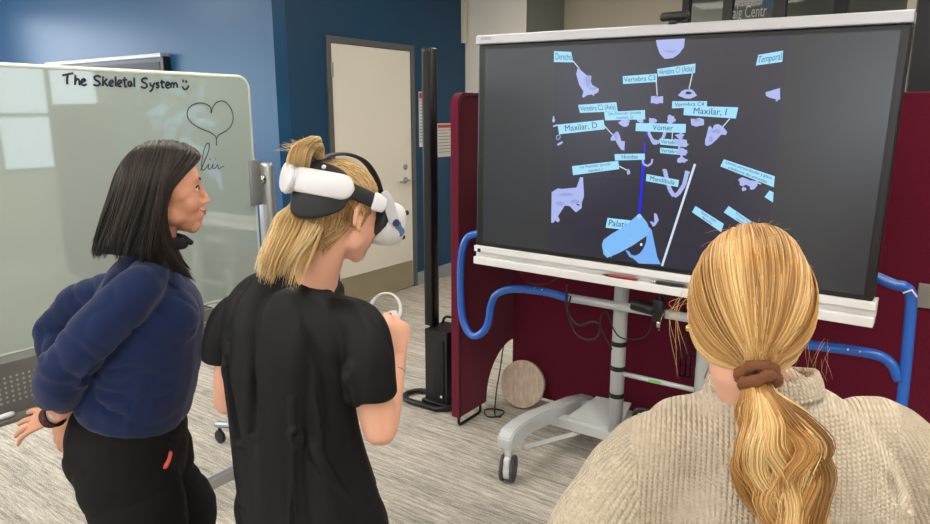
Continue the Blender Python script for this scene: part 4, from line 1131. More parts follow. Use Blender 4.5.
    sphere(bm, PH(168, 318, 1.72), (0.082, 0.08, 0.085)); sphere(bm, PH(170, 316, 1.84), (0.08, 0.08, 0.085))
    limb(bm, [PH(148, 278, 1.70), shN, PH(96, 330, 1.58), elN], [(0.056, 0.050), (0.060, 0.062), (0.052, 0.060), (0.051, 0.055)], side)
    limb(bm, [elN + Vector((0, 0, 0.01)), PH(60, 384, 1.60), PH(57, 400, 1.63)], [(0.056, 0.060), (0.058, 0.060), (0.044, 0.047)], side, capf=0.4)
    limb(bm, [PH(150, 276, 1.86), shF, PH(85, 300, 1.97), elF], [(0.056, 0.050), (0.060, 0.062), (0.052, 0.058), (0.050, 0.054)], side)
    limb(bm, [elF, elF.lerp(wrF, 0.5), wrF + Vector((0, 0, 0.03))], [(0.056, 0.058), (0.054, 0.056), (0.040, 0.042)], side, capf=0.4)
    me = remesh(bm, 0.0058, 5)
    wrinkle(me, [(shN, elN, 0.75), (elN, wrN, 1.2), (shF, elF, 0.8), (elF, wrF, 1.1), (PH(130, 424, 1.77), PH(150, 270, 1.78), 0.35)], 0.0052, 26, 7, 0.002)
    tt = 1.50
    crease(me, [([PH(95, 305, 1.52), PH(80, 330, 1.49), PH(92, 350, 1.49)], 0.008, 0.010), ([PH(62, 352, 1.50), PH(78, 362, 1.48), PH(95, 362, 1.5)], 0.008, 0.012),
                ([PH(160, 300, 1.56), PH(130, 345, 1.56), PH(100, 365, 1.56), PH(85, 380, 1.58)], 0.010, 0.016),
                ([PH(190, 355, 1.62), PH(150, 366, 1.6), PH(110, 372, 1.6)], 0.010, 0.008), ([PH(185, 385, 1.62), PH(150, 398, 1.6), PH(100, 395, 1.6)], 0.010, 0.007),
                ([PH(187, 400, 1.62), PH(130, 411, 1.6), PH(75, 414, 1.62)], 0.004, 0.005)])
    swt = meobj('sweatshirt', me, mat('navy_fleece', (25, 40, 80), 0.9, spec=0.2, bump=(700, 0.25, 0.0008), sheen=0.15), root)
    # dark collar of the shirt beneath
    cn = M @ Vector((0, -0.022, -0.125))
    bm = bmesh.new(); ring = []
    for k in range(24):
        a = 2 * pi * k / 24; ring.append(cn + side * (0.058 * cos(a)) + f * (0.062 * sin(a)) + ZU * (0.012 * -sin(a)))
    tube(bm, ring, 0.008, 8, closed=True, flat=2.0, up=(0, 0, 1)); limb(bm, [cn + f * 0.056 + side * 0.01, cn + f * 0.074 - ZU * 0.012 + side * 0.015], [(0.016, 0.010), (0.011, 0.007)], side)
    obj('collar', bm, mat('black_collar_cloth', (18, 20, 28), 0.8), root)
    # watch and bracelets
    dw = (wrN - elN).normalized(); ax = (PH(14, 437, 1.70) - wrN).normalized()
    ct = wrN + ax * 0.004
    def band(c, axis, r, w, m, nm):
        _, s1, n1 = frame_along(axis); bm = bmesh.new()
        tube(bm, [c + s1 * r * cos(a) + n1 * r * sin(a) for a in [2 * pi * k / 24 for k in range(24)]], w, 8, closed=True); return obj(nm, bm, m, root)
    band(ct, ax, 0.028, 0.0045, M_dark, 'watch_band'); band(ct + ax * 0.016, ax, 0.027, 0.0025, mat('maroon_beads', (90, 26, 44), 0.4), 'bracelet'); band(ct + ax * 0.024, ax, 0.0265, 0.002, mat('maroon_beads', (90, 26, 44), 0.4), 'bracelet')
    obj('watch_face', disc_cyl(bmesh.new(), ct + (C0 - ct).normalized() * 0.030, (C0 - ct), 0.014, 0.008, 20, 0.002), M_alu, root)
    obj('earring', sphere(bmesh.new(), M @ Vector((0.083, 0.002, -0.038)), 0.0045), mat('silver_earring', (230, 225, 215), 0.15, 0.9), root)
    shoe(root, (aN.x, aN.y, 0), f, M_dark); shoe(root, (aF.x, aF.y, 0), f, M_dark)
    # hair: guides in the head frame, one side then mirrored
    G = [[(0.004, 0.078, 0.108), (0.040, 0.090, 0.088), (0.070, 0.046, 0.045), (0.085, 0.008, 0.0), (0.089, -0.006, -0.06), (0.085, 0.002, -0.12), (0.078, 0.024, -0.18), (0.070, 0.056, -0.235)],
         [(0.002, 0.055, 0.122), (0.046, 0.060, 0.104), (0.082, 0.018, 0.05), (0.094, -0.008, -0.02), (0.096, -0.018, -0.09), (0.090, -0.010, -0.14), (0.084, 0.006, -0.18), (0.078, 0.028, -0.215)],
         [(0.0, 0.02, 0.130), (0.046, 0.02, 0.117), (0.084, 0.0, 0.06), (0.100, -0.02, -0.01), (0.104, -0.036, -0.07), (0.100, -0.05, -0.115), (0.094, -0.06, -0.145), (0.088, -0.06, -0.165)],
         [(0.0, -0.02, 0.130), (0.040, -0.035, 0.113), (0.074, -0.058, 0.06), (0.090, -0.080, -0.01), (0.094, -0.098, -0.06), (0.092, -0.112, -0.10), (0.086, -0.122, -0.130), (0.080, -0.128, -0.150)],
         [(0.0, -0.05, 0.118), (0.022, -0.075, 0.095), (0.042, -0.098, 0.05), (0.052, -0.118, -0.01), (0.056, -0.136, -0.06), (0.054, -0.150, -0.10), (0.050, -0.160, -0.130), (0.046, -0.166, -0.150)],
         [(0.0, -0.06, 0.112), (0.0, -0.085, 0.09), (0.0, -0.108, 0.05), (0.0, -0.128, -0.01), (0.0, -0.146, -0.06), (0.0, -0.158, -0.10), (0.0, -0.168, -0.130), (0.0, -0.174, -0.150)]]
    m = hairmat('dark_brown_hair', (16, 11, 10), (32, 23, 20), (68, 50, 42), 0.42)
    curves, tones, rads = [], [], []
    capV, capF = [], []; b0 = 0
    for sg in (1, -1):
        GG = [np.array(g) * np.array([sg, 1, 1]) for g in G]
        S_ = guide_surf(GG, 60, 30)
        cap = surf_cap(tf(M, S_ * np.array([0.97, 0.98, 0.985])), 0.25); capV.append(cap[0]); capF.append(cap[1] + b0); b0 += len(cap[0])
        Sf = guide_surf(GG, 400, 22)
        for k in range(1500):
            u = rng.uniform(0, 399); i = int(u); c = Sf[min(i, 398)] * (1 - (u - i)) + Sf[min(i + 1, 399)] * (u - i)
            cl = int(u / 399 * 45); cr_ = np.random.default_rng(cl + 100 * (sg + 1)); lift = cr_.uniform(0.996, 1.035); to = cr_.uniform(0.1, 0.7)
            tt_ = np.linspace(0, 1, 22)[:, None]; c = c * (1 + (lift - 1) + rng.normal(0, 0.006)); c = c + cr_.normal(0, 0.006, 3) * tt_ ** 1.5
            ph = cr_.uniform(0, 6.3); c = c + np.array([0.4, 1, 0]) * 0.006 * np.sin(tt_ * 7 + ph) * tt_ + rng.normal(0, 0.0025, 3) * tt_ * 1.5
            ln = rng.uniform(0.86, 1.04) - cr_.uniform(0, 0.10) * (1 if u < 300 else 0.5); c = cr1(c, 22) if ln > 1 else cr1(c[:max(6, int(22 * ln))], 22)
            curves.append(tf(M, c)); tones.append(np.clip(to + rng.normal(0, 0.15), 0, 1)); rads.append(rng.uniform(0.0007, 0.0014))
    strands('hair', curves, rads, m, root, 4, tones, (np.concatenate(capV), np.concatenate(capF), 0.2))
    return root
woman_navy()

# ================================================================== woman wearing the headset (middle)
def woman_headset():
    root = thing('person', 'blond woman in black short sleeved top wearing a white headset, seen from behind', 'person')
    hp = PH(300, 480, 1.50); root.location = (hp.x, hp.y, 0)
    cp = 0.14; bf = (FH * cos(cp) + RT * sin(cp)).normalized(); side = bf.cross(ZU)
    hf = (RT * 0.717 + FH * 0.697).normalized()
    M = headmat(PH(341, 213, 1.49), hf, pitch=radians(13), sc=0.91)
    nb = PH(314, 284, 1.50)
    def s(px, py, d, hw): q = PH(px, py, d); return q, hw * depth(q) / FPX
    shR, shL = PH(359, 325, 1.46), PH(236, 316, 1.58)
    elR, wrR = PH(380, 428, 1.45), PH(396, 360, 1.57)
    elL, wrL = PH(228, 400, 1.62), PH(262, 370, 1.86)
    bm = bmesh.new(); head(bm, M)
    limb(bm, [M @ Vector((0, -0.015, -0.02)), M @ Vector((0, -0.03, -0.07)), nb.lerp(M @ Vector((0, -0.03, -0.07)), 0.3), nb], [0.048, 0.048, 0.049, (0.052, 0.046)], side)
    limb(bm, [nb, PH(298, 330, 1.50), PH(295, 400, 1.50), hp], [(0.056, 0.046), (0.12, 0.075), (0.10, 0.08), (0.12, 0.09)], side)
    limb(bm, [shR, shR.lerp(elR, .55), elR], [0.034, (0.044, 0.043), 0.040], side); limb(bm, [elR, elR.lerp(wrR, .35), wrR], [0.040, 0.038, 0.0235], side)
    limb(bm, [shL, shL.lerp(elL, .5), elL], [0.030, 0.040, 0.036], side); limb(bm, [elL, elL.lerp(wrL, .35), wrL], [0.036, 0.037, 0.0235], side)
    # right hand closed round the controller: fingers point up and away, thumb towards the ring
    g = PH(392, 330, 1.64)
    Mh = handframe(wrR, PH(396, 305, 1.60) - wrR, RT * 0.45 - FH * 0.85)
    hand(bm, Mh, -1, ((52, 62, 35), (58, 66, 40), (62, 68, 40), (66, 70, 40)), 2, (0.35, 0.75, -0.75), 15, 0.95)
    Mh2 = handframe(wrL, PH(275, 330, 1.95) - wrL, -side)
    hand(bm, Mh2, 1, ((50, 60, 35),) * 4, 2, (0.4, 0.8, -0.6), 15, 0.95)
    kR, kL = Vector((PH(345, 500, 1.50).x, PH(345, 500, 1.50).y, 0.45)), Vector((PH(275, 500, 1.56).x, PH(275, 500, 1.56).y, 0.45))
    for q_, k in ((PH(335, 500, 1.5), kR), (PH(275, 500, 1.54), kL)): limb(bm, [q_, k, Vector((k.x, k.y, 0.09))], [0.08, 0.05, 0.035], side)
    me = remesh(bm, 0.0042, 3); headpush(me, M)
    meobj('body', me, SKIN, root)
    facebits(root, M)
    # trousers
    bm = bmesh.new()
    limb(bm, [PH(305, 470, 1.50), PH(305, 500, 1.50)], [(0.15, 0.10), (0.165, 0.115)], side)
    for k, q_ in ((kR, PH(337, 505, 1.50)), (kL, PH(276, 500, 1.55))): limb(bm, [q_, k, Vector((k.x, k.y, 0.10))], [(0.10, 0.11), (0.08, 0.085), (0.08, 0.085)], side)
    me = remesh(bm, 0.009, 4); meobj('trousers', me, mat('black_trouser_cloth', (19, 19, 21), 0.85), root)
    shoe(root, (kR.x, kR.y, 0), bf, M_dark); shoe(root, (kL.x, kL.y, 0), bf, M_dark)
    # top
    bm = bmesh.new(); pts, rd = [], []
    for px, py, d, hw, dep in [(315, 560, 1.50, 84, .135), (312, 520, 1.50, 76, .13), (303, 470, 1.50, 68, .12), (295, 420, 1.50, 66, .115), (292, 370, 1.50, 70, .115), (296, 335, 1.50, 78, .11), (301, 312, 1.50, 74, .098), (308, 296, 1.505, 54, .082), (314, 286, 1.51, 34, .066), (320, 276, 1.512, 26, .060)]:
        q, w = s(px, py, d, hw); pts.append(q); rd.append((w, dep))
    limb(bm, pts, rd, side, capf=0.15)
    limb(bm, [PH(325, 312, 1.48), shR, PH(370, 355, 1.44), PH(373, 393, 1.44)], [(0.045, 0.045), (0.052, 0.056), (0.055, 0.064), (0.057, 0.068)], side, capf=0.15)
    limb(bm, [PH(262, 308, 1.55), shL, PH(225, 336, 1.60), PH(224, 356, 1.61)], [(0.045, 0.045), (0.052, 0.056), (0.054, 0.060), (0.056, 0.062)], side, capf=0.15)
    me = remesh(bm, 0.0058, 9)
    wrinkle(me, [(shR, elR, 0.6), (shL, elL, 0.6), (PH(303, 600, 1.5), PH(295, 340, 1.5), 1.0)], 0.010, 4, 8, 0.004)
    t_ = 1.38
    crease(me, [([PH(292, 402, t_), PH(293, 450, t_), PH(293, 524, t_), PH(293, 580, t_)], 0.0035, 0.009),
                ([PH(370, 316, 1.40), PH(352, 332, 1.38), PH(336, 352, 1.38)], 0.005, 0.007),
                ([PH(310, 328, t_), PH(330, 360, t_), PH(345, 392, t_), PH(352, 420, 1.40)], 0.010, 0.018),
                ([PH(222, 345, 1.46), PH(232, 380, 1.44), PH(238, 440, 1.44)], 0.009, 0.009),
                ([PH(296, 436, t_), PH(325, 470, t_), PH(365, 505, 1.4)], 0.008, 0.015),
                ([PH(345, 372, 1.38), PH(322, 415, t_), PH(330, 440, t_)], 0.009, 0.014),
                ([PH(250, 330, 1.44), PH(258, 380, 1.42), PH(256, 430, 1.42)], 0.012, 0.012)])
    top = meobj('top', me, mat('black_polyester', (9, 10, 14), 0.6, spec=0.3, bump=(900, 0.12, 0.0005)), root)
    # bracelet and earring
    c = wrR.lerp(elR, 0.16); _, s1, n1 = frame_along(wrR - elR); bm = bmesh.new()
    tube(bm, [c + s1 * 0.0275 * cos(a) + n1 * 0.0275 * sin(a) for a in [2 * pi * k / 28 for k in range(28)]], 0.0012, 6, closed=True); obj('bracelet', bm, mat('thin_silver', (220, 215, 205), 0.2, 0.9), root)
    obj('earring', sphere(bmesh.new(), M @ Vector((0.084, -0.003, -0.033)), 0.0035), mat('gold', (210, 170, 90), 0.2, 0.9), root)
    # hair: scalp swept up to a half ponytail high on the back, loose lengths down the neck
    mh = hairmat('golden_blond_hair', (116, 86, 52), (206, 168, 112), (244, 220, 172), 0.36)
    Bk = np.array([0.0, -0.075, 0.108])
    E0 = np.array([0.0, -0.008, 0.024]); ER = np.array([0.079, 0.098, 0.100])
    def onell(v, k=1.0): v = np.asarray(v) / np.linalg.norm(v); return E0 + ER * v * k
    curves, tones, rads = [], [], []
    def slerp(a, b, t):
        a = a / np.linalg.norm(a); b = b / np.linalg.norm(b); om = np.arccos(np.clip(a @ b, -1, 1)); so = np.sin(om) + 1e-6
        return (np.sin((1 - t) * om) / so)[:, None] * a + (np.sin(t * om) / so)[:, None] * b
    vB = (Bk - E0) / ER; tt_ = np.linspace(0, 1, 16)
    def tone(dark=0.0): return float(np.clip(rng.normal(0.55 - dark, 0.2), 0, 1))
    for k in range(1900):
        ph = rng.uniform(-1.95, 1.95)                     # hairline from nape side over the brow
        x, z = sin(ph), cos(ph)
        y = 0.75 if abs(ph) < 1.1 else 0.75 - (abs(ph) - 1.1) * 0.85
        root_v = np.array([x * 0.95, y, z * 0.72 if z > 0 else z * 0.42]) + rng.normal(0, 0.04, 3)
        c = np.array([onell(v, 1.0 + rng.normal(0.015, 0.008)) for v in slerp(root_v, vB, tt_)])
        curves.append(tf(M, c)); tones.append(tone(0.15)); rads.append(rng.uniform(0.0006, 0.0011))
    for k in range(1500):                                  # darker lengths below, combed down from the back of the head to the nape
        a = rng.uniform(-1.45, 1.45); z0 = rng.uniform(-0.35, 0.5)
        v0 = np.array([sin(a), -cos(a), z0])
        c0 = onell(v0, 1.01 + rng.normal(0.01, 0.006))
        end = np.array([0.055 * sin(a) + 0.012, -0.075 - 0.012 * cos(a), -0.075 + rng.normal(0, 0.012)])
        mid = onell(np.array([sin(a) * 0.95, -cos(a), -0.55]), 1.0)
        c = cr1(np.array([c0, mid, end]), 12) + rng.normal(0, 0.0012, 3)
        curves.append(tf(M, c)); tones.append(float(np.clip(rng.normal(0.16 + 0.25 * (sin(a) < 0), 0.14), 0, 1))); rads.append(rng.uniform(0.0006, 0.0011))
    # ponytail: up and over the band, then down past the collar on her left
    Pp = lambda px, py, d: np.array(PH(px, py, d))
    for k in range(1500):
        u = rng.random() ** 0.7; th = rng.uniform(0, 2 * pi); ox, oy = u * cos(th), u * sin(th)
        cl = int((th / 2 / pi * 14)); cr_ = np.random.default_rng(cl + 50); cx, cy = cr_.normal(0, 1, 2)
        d0 = 1.42
        def Lp(x, y, z): return np.array(M @ Vector((x, y, z)))
        pts_ = [Lp(0.028 * ox - 0.005, -0.098, 0.075), Lp(0.040 * ox - 0.012, -0.101, 0.035), Lp(0.048 * ox - 0.020, -0.099, 0.0), Pp(301 + 26 * ox, 216, 1.432 + 0.008 * oy),
                Pp(295 + 27 * ox + 2 * cx, 234, 1.405 + 0.02 * oy), Pp(285 + 25 * ox + 3 * cx, 255 + 3 * cy, 1.395 + 0.02 * oy), Pp(279 + 22 * ox + 4 * cx, 270 + 5 * cy + rng.normal(0, 4), 1.395 + 0.015 * oy)]
        if k < 420:      # the tuft that stands up out of the tie and flops over
            pts_ = [Pp(322, 166, 1.46), Pp(318 + 6 * ox, 152 + 4 * oy, 1.45), Pp(311 + 12 * ox, 143 + 5 * oy + 2 * cy, 1.43 + 0.02 * oy), Pp(303 + 11 * ox + 2 * cx, 149 + 6 * oy, 1.42 + 0.02 * oy), Pp(299 + 11 * ox + 2 * cx, 160 + 7 * oy, 1.42 + 0.02 * oy), Pp(298 + 10 * ox + 2 * cx, 172 + 6 * oy, 1.43 + 0.015 * oy)]
        c = cr1(np.array(pts_), 26); c += rng.normal(0, 0.0015, 3); 
        curves.append(c); tones.append(float(np.clip(cr_.uniform(0.5, 1.0) + rng.normal(0, 0.13), 0, 1))); rads.append(rng.uniform(0.0006, 0.0011))
    for k in range(90):                                   # short flyaways out of the band
        ang = rng.uniform(-1.0, 1.6); L_ = rng.uniform(0.02, 0.055)
        a0 = np.array(PH(305, 150, 1.45)); d = np.array(ZU) * cos(ang) * 0.55 - np.array(RT) * sin(ang) + np.array(FH) * rng.normal(0, 0.3)
        c = np.array([a0 + rng.normal(0, 0.008, 3), a0 + d * L_ * 0.5 + rng.normal(0, 0.004, 3), a0 + d * L_ + np.array([0, 0, -0.006]) + rng.normal(0, 0.006, 3)])
        curves.append(cr1(c, 26)); tones.append(0.75); rads.append(0.0003)
    n_ = max(len(c) for c in curves); curves = [cr1(c, 20) for c in curves]
    # skull cap of hair under the strands
    bmc = bmesh.new(); sphere(bmc, (0, 0, 0), tuple(ER * 0.992), M @ Matrix.Translation(tuple(E0)), 40, 28)
    Mi = M.inverted()
    bmesh.ops.delete(bmc, geom=[v for v in bmc.verts if (lambda q: (q.y > 0.045 and q.z < 0.07) or (q.z < -0.03 and q.y > -0.03) or q.z < -0.062)(Mi @ v.co)], context='VERTS')
    mc = bpy.data.meshes.new('scalp_hair'); bmc.to_mesh(mc); bmc.free()
    a = mc.attributes.new('tone', 'FLOAT', 'POINT'); a.data.foreach_set('value', np.full(len(mc.vertices), 0.2, np.float32))
    hr = strands('hair', curves, rads, mh, root, 4, tones)
    meobj('scalp_hair', mc, mh, hr)
    obj('hair_tie', tube(bmesh.new(), [PH(311, 158, 1.455) + Vector((0.011 * cos(a) * RT.x, 0.011 * cos(a) * RT.y, 0.011 * sin(a))) for a in [2 * pi * k / 16 for k in range(16)]], 0.004, 6, closed=True), M_dark, hr)
    return root, M, shR, wrR, Mh
person_b, MB, shRb, wrRb, MhB = woman_headset()

# ------------------------------------------------------------------ the headset she wears
def vr_headset(M):
    root = thing('vr_headset', 'white and black headset strapped round the head of the blond woman in black', 'headset', M @ Vector((0, 0.0, 0.0)))
    W = mat('white_headset_plastic', (226, 226, 234), 0.3, var=(3, 0.01)); K = mat('black_headset_padding', (26, 28, 32), 0.6)
    L2 = mat('light_grey_headset_plastic', (190, 192, 198), 0.35); Bl = mat('blue_grey_headset_foam', (84, 104, 150), 0.6)
    def rp(a, z, g=0.0, b0=0.100):
        a = radians(a); return M @ Vector(((0.086 + g) * sin(a), -0.008 - (b0 + g) * cos(a), z))
    upv = (M.to_3x3() @ Vector((0, 0, 1))).normalized()
    def arc(a0, a1, z0, z1, r, flat, g, n=24, ends=True):
        bm = bmesh.new(); pts, rr = [], []
        for k in range(n + 1):
            t = k / n; a = a0 + (a1 - a0) * t
            e = 1.0
            if ends:
                dd = min(t, 1 - t) * n * 0.22
                e = sqrt(max(0.02, 1 - (1 - min(1, dd)) ** 2))
            pts.append(rp(a, z0 + (z1 - z0) * t, g)); rr.append(r * (e if e > 0.15 else 0.15))
        return tube(bm, pts, rr, 16, flat=flat, up=upv)
    zb = 0.058
    obj('battery_case', arc(-36, 72, zb + 0.004, zb, 0.0115, 2.25, 0.021, 34), W, root)
    c = rp(-12, zb + 0.004, 0.032); ax = (c - (M @ Vector((0, -0.01, zb)))).normalized()
    dl = obj('fit_dial', disc_cyl(bmesh.new(), c, ax, 0.033, 0.020, 40, 0.005), W, root)
    bm = bmesh.new(); _, s1, n1 = frame_along(ax); tube(bm, [c + ax * 0.002 + s1 * 0.0335 * cos(a) + n1 * 0.0335 * sin(a) for a in [2 * pi * k / 40 for k in range(40)]], 0.0016, 6, closed=True); obj('dial_rim', bm, L2, dl)
    # padded cradle above and below
    def patch(a0, a1, lo, hi, g, m, nm):
        bm = bmesh.new(); nu, nv = 30, 8; R_ = []
        for i in range(nu + 1):
            a = a0 + (a1 - a0) * i / nu; u = 2 * i / nu - 1; zl, zh = lo(u), hi(u); row = []
            for j in range(nv + 1):
                z = zl + (zh - zl) * j / nv; k = sqrt(max(0.05, 1 - ((z - 0.024) / 0.135) ** 2))
                row.append((radians(a), z, k))
            R_.append(row)
        outer = [[bm.verts.new(M @ Vector(((0.084 * k + g) * sin(a), -0.008 - (0.102 * k + g) * cos(a), z))) for a, z, k in row] for row in R_]
        inner = [[bm.verts.new(M @ Vector(((0.084 * k + g - 0.010) * sin(a), -0.008 - (0.102 * k + g - 0.010) * cos(a), z))) for a, z, k in row] for row in R_]
        for i in range(nu):
            for j in range(nv):
                bm.faces.new((outer[i][j], outer[i + 1][j], outer[i + 1][j + 1], outer[i][j + 1])); bm.faces.new((inner[i][j], inner[i][j + 1], inner[i + 1][j + 1], inner[i + 1][j]))
        for i in range(nu):
            bm.faces.new((outer[i][0], inner[i][0], inner[i + 1][0], outer[i + 1][0])); bm.faces.new((outer[i][nv], outer[i + 1][nv], inner[i + 1][nv], inner[i][nv]))
        for j in range(nv):
            bm.faces.new((outer[0][j], outer[0][j + 1], inner[0][j + 1], inner[0][j])); bm.faces.new((outer[nu][j], inner[nu][j], inner[nu][j + 1], outer[nu][j + 1]))
        return obj(nm, bm, m, root)
    patch(-52, 70, lambda u: zb - 0.02 - 0.062 * sqrt(max(0, 1 - u * u)), lambda u: zb - 0.012, 0.016, K, 'lower_cradle_pad')
    up_ = patch(-34, 66, lambda u: zb + 0.02, lambda u: zb + 0.022 + 0.028 * sqrt(max(0, 1 - u * u)), 0.016, K, 'upper_cradle_pad')
    for a in (-12, 34): obj('rivet', sphere(bmesh.new(), rp(a, zb + 0.038, 0.014), 0.0045, u=12, v=8), M_whiteplastic, up_)
    for sg in (1, -1):
        a0 = 62 if sg > 0 else -48
        obj('side_strap', arc(a0, sg * 108, zb, 0.040, 0.005, 3.2, 0.008, 16, False), K, root)
        hx = sg * 0.094
        def loc(x, y, z): return M @ Vector((x, y, z))
        bm = bmesh.new(); limb(bm, [loc(hx, 0.022, 0.040), loc(hx * 1.01, 0.048, 0.036)], [(0.007, 0.020), (0.007, 0.018)], M.to_3x3() @ Vector((1, 0, 0))); obj('hinge', bm, W, root)
        bm = bmesh.new(); limb(bm, [loc(hx, 0.045, 0.060), loc(hx, 0.060, 0.045), loc(hx, 0.082, 0.012), loc(hx * 0.98, 0.095, -0.008)], [(0.005, 0.012), (0.006, 0.015), (0.006, 0.014), (0.006, 0.013)], M.to_3x3() @ Vector((1, 0, 0))); arm = obj('side_arm', bm, L2, root)
        obj('arm_pivot', disc_cyl(bmesh.new(), loc(hx * 1.06, 0.090, -0.002), M.to_3x3() @ Vector((1, 0, 0)), 0.0085, 0.006, 20, 0.001), mat('navy_pivot', (40, 52, 100), 0.4), arm)
        bm = bmesh.new(); limb(bm, [loc(hx * 0.98, 0.098, -0.006), loc(hx * 0.96, 0.118, -0.026)], [(0.006, 0.014), (0.005, 0.012)], M.to_3x3() @ Vector((1, 0, 0))); obj('strap_clip', bm, Bl, arm)
    # top strap over the crown
    bm = bmesh.new(); pts = [M @ Vector(p) for p in ((0.0, -0.095, 0.100), (0, -0.055, 0.128), (0, -0.005, 0.140), (0, 0.045, 0.132), (0, 0.085, 0.100), (0, 0.110, 0.060), (0, 0.120, 0.045))]
    tube(bm, spline(pts, 6), 0.013, 10, flat=0.28, up=None); obj('top_strap', bm, K, root)
    # visor and face foam
    bm = bmesh.new()
    sc_ = M.to_3x3() @ Vector((1, 0, 0))
    limb(bm, [M @ Vector((0, 0.062, 0.004)), M @ Vector((0, 0.098, 0.002))], [(0.082, 0.050), (0.086, 0.052)], sc_, capf=0.1); obj('face_foam', bm, K, root)
    bm = bmesh.new(); bmesh.ops.create_uvsphere(bm, u_segments=48, v_segments=32, radius=1.0)
    for v in bm.verts:
        q = [math.copysign(abs(c_) ** e_, c_) for c_, e_ in zip(v.co, (0.62, 0.62, 0.62))]
        v.co = Vector((q[0] * 0.097, q[1] * 0.044, q[2] * 0.056)); v.co.y -= 1.9 * v.co.x ** 2
        v.co = M @ (v.co + Vector((0, 0.116, -0.008)))
    vis = obj('visor', bm, mat('white_visor_plastic', (206, 206, 210), 0.35), root)
    for sg in (1, -1):
        for z in (0.032, -0.028): obj('tracking_camera', sphere(bmesh.new(), M @ Vector((sg * 0.080, 0.134, z - 0.006)), 0.0060, u=12, v=8), M_dark, vis)
    return root
vr_headset(MB)

# ------------------------------------------------------------------ the controller in her right hand
def controller(Mh):
    grip = Mh @ Vector((0.0, 0.075, -0.030))
    root = thing('motion_controller', 'white ring controller held in the raised right hand of the woman wearing the headset', 'controller', grip)
    W = mat('white_controller_plastic', (214, 214, 218), 0.35)
    c = PH(385, 311, 1.665); nrm = (-FH * 0.75 + ZU * 0.55 - RT * 0.15).normalized()
    s1 = RT; s1 = (s1 - nrm * s1.dot(nrm)).normalized(); n1 = nrm.cross(s1).normalized()
    pts = [c + s1 * 0.040 * cos(a) + n1 * 0.046 * sin(a) for a in [2 * pi * k / 40 for k in range(40)]]
    obj('tracking_ring', tube(bmesh.new(), pts, 0.0042, 8, closed=True, flat=2.0, up=nrm), W, root)
    bm = bmesh.new(); fc = c + s1 * 0.022 - n1 * 0.030
    limb(bm, [fc + n1 * 0.022 - s1 * 0.004, fc, fc - n1 * 0.02 + nrm * -0.01, fc - n1 * 0.07 - nrm * 0.03 + s1 * 0.004], [(0.015, 0.008), (0.019, 0.011), (0.016, 0.014), (0.014, 0.015)], s1); b = obj('grip', bm, W, root)
    for dx, dy in ((-0.006, 0.016), (0.006, 0.008)): obj('button', disc_cyl(bmesh.new(), fc + s1 * dx + n1 * dy + nrm * 0.011, nrm, 0.0045, 0.004, 14, 0.001), M_dark, b)
    bm = bmesh.new(); st_ = fc + s1 * -0.009 + n1 * 0.003 + nrm * 0.009; cyl(bm, st_, st_ + nrm * 0.010, 0.003, 10); disc_cyl(bm, st_ + nrm * 0.011, nrm, 0.006, 0.003, 14, 0.001); obj('thumbstick', bm, M_dark, b)
controller(MhB)

# ================================================================== woman in the beige sweater (right, nearest)
def knit_mat():
    m = bpy.data.materials.new('beige_rib_knit'); m.use_nodes = True; nt = m.node_tree; b = nt.nodes['Principled BSDF']; L = nt.links; N = nt.nodes.new
    at = N('ShaderNodeAttribute'); at.attribute_name = 'knit'
    sp = N('ShaderNodeSeparateXYZ'); L.new(at.outputs['Vector'], sp.inputs[0])
    def mth(op, a, bv=None):
        n = N('ShaderNodeMath'); n.operation = op
        for i, v in enumerate((a, bv)):
            if v is None: continue
            if isinstance(v, (int, float)): n.inputs[i].default_value = v
            else: L.new(v, n.inputs[i])
        return n.outputs[0]
    # ribs across u, stitches (little v shapes) along v
    u = mth('MULTIPLY', sp.outputs[0], 2 * pi / 0.0070); v = mth('MULTIPLY', sp.outputs[1], 2 * pi / 0.0052)
    rib = mth('ADD', mth('MULTIPLY', mth('SINE', u), 0.5), 0.5)
    rib = mth('POWER', rib, 0.6)
    sl = mth('ADD', v, mth('MULTIPLY', mth('ABSOLUTE', mth('SINE', mth('MULTIPLY', u, 0.5))), 3.0))
    stt = mth('MULTIPLY', mth('SINE', sl), 0.22)
    nz = N('ShaderNodeTexNoise'); nz.inputs['Scale'].default_value = 500; tc = N('ShaderNodeTexCoord'); L.new(tc.outputs['Object'], nz.inputs['Vector'])
    h = mth('ADD', mth('ADD', rib, stt), mth('MULTIPLY', nz.outputs['Fac'], 0.35))
    bp = N('ShaderNodeBump'); bp.inputs['Strength'].default_value = 1.0; bp.inputs['Distance'].default_value = 0.0036
    L.new(h, bp.inputs['Height']); L.new(bp.outputs['Normal'], b.inputs['Normal'])
    n2 = N('ShaderNodeTexNoise'); n2.inputs['Scale'].default_value = 60; n2.inputs['Detail'].default_value = 4; L.new(tc.outputs['Object'], n2.inputs['Vector'])
    cr = N('ShaderNodeValToRGB'); cr.color_ramp.elements[0].position = 0.3; cr.color_ramp.elements[1].position = 0.7
    cr.color_ramp.elements[0].color = lin((206, 190, 168)); cr.color_ramp.elements[1].color = lin((220, 205, 185))
    L.new(n2.outputs['Fac'], cr.inputs['Fac']); L.new(cr.outputs['Color'], b.inputs['Base Color'])
    b.inputs['Roughness'].default_value = 0.9; b.inputs['Specular IOR Level'].default_value = 0.15; b.inputs['Sheen Weight'].default_value = 0.15
    return m
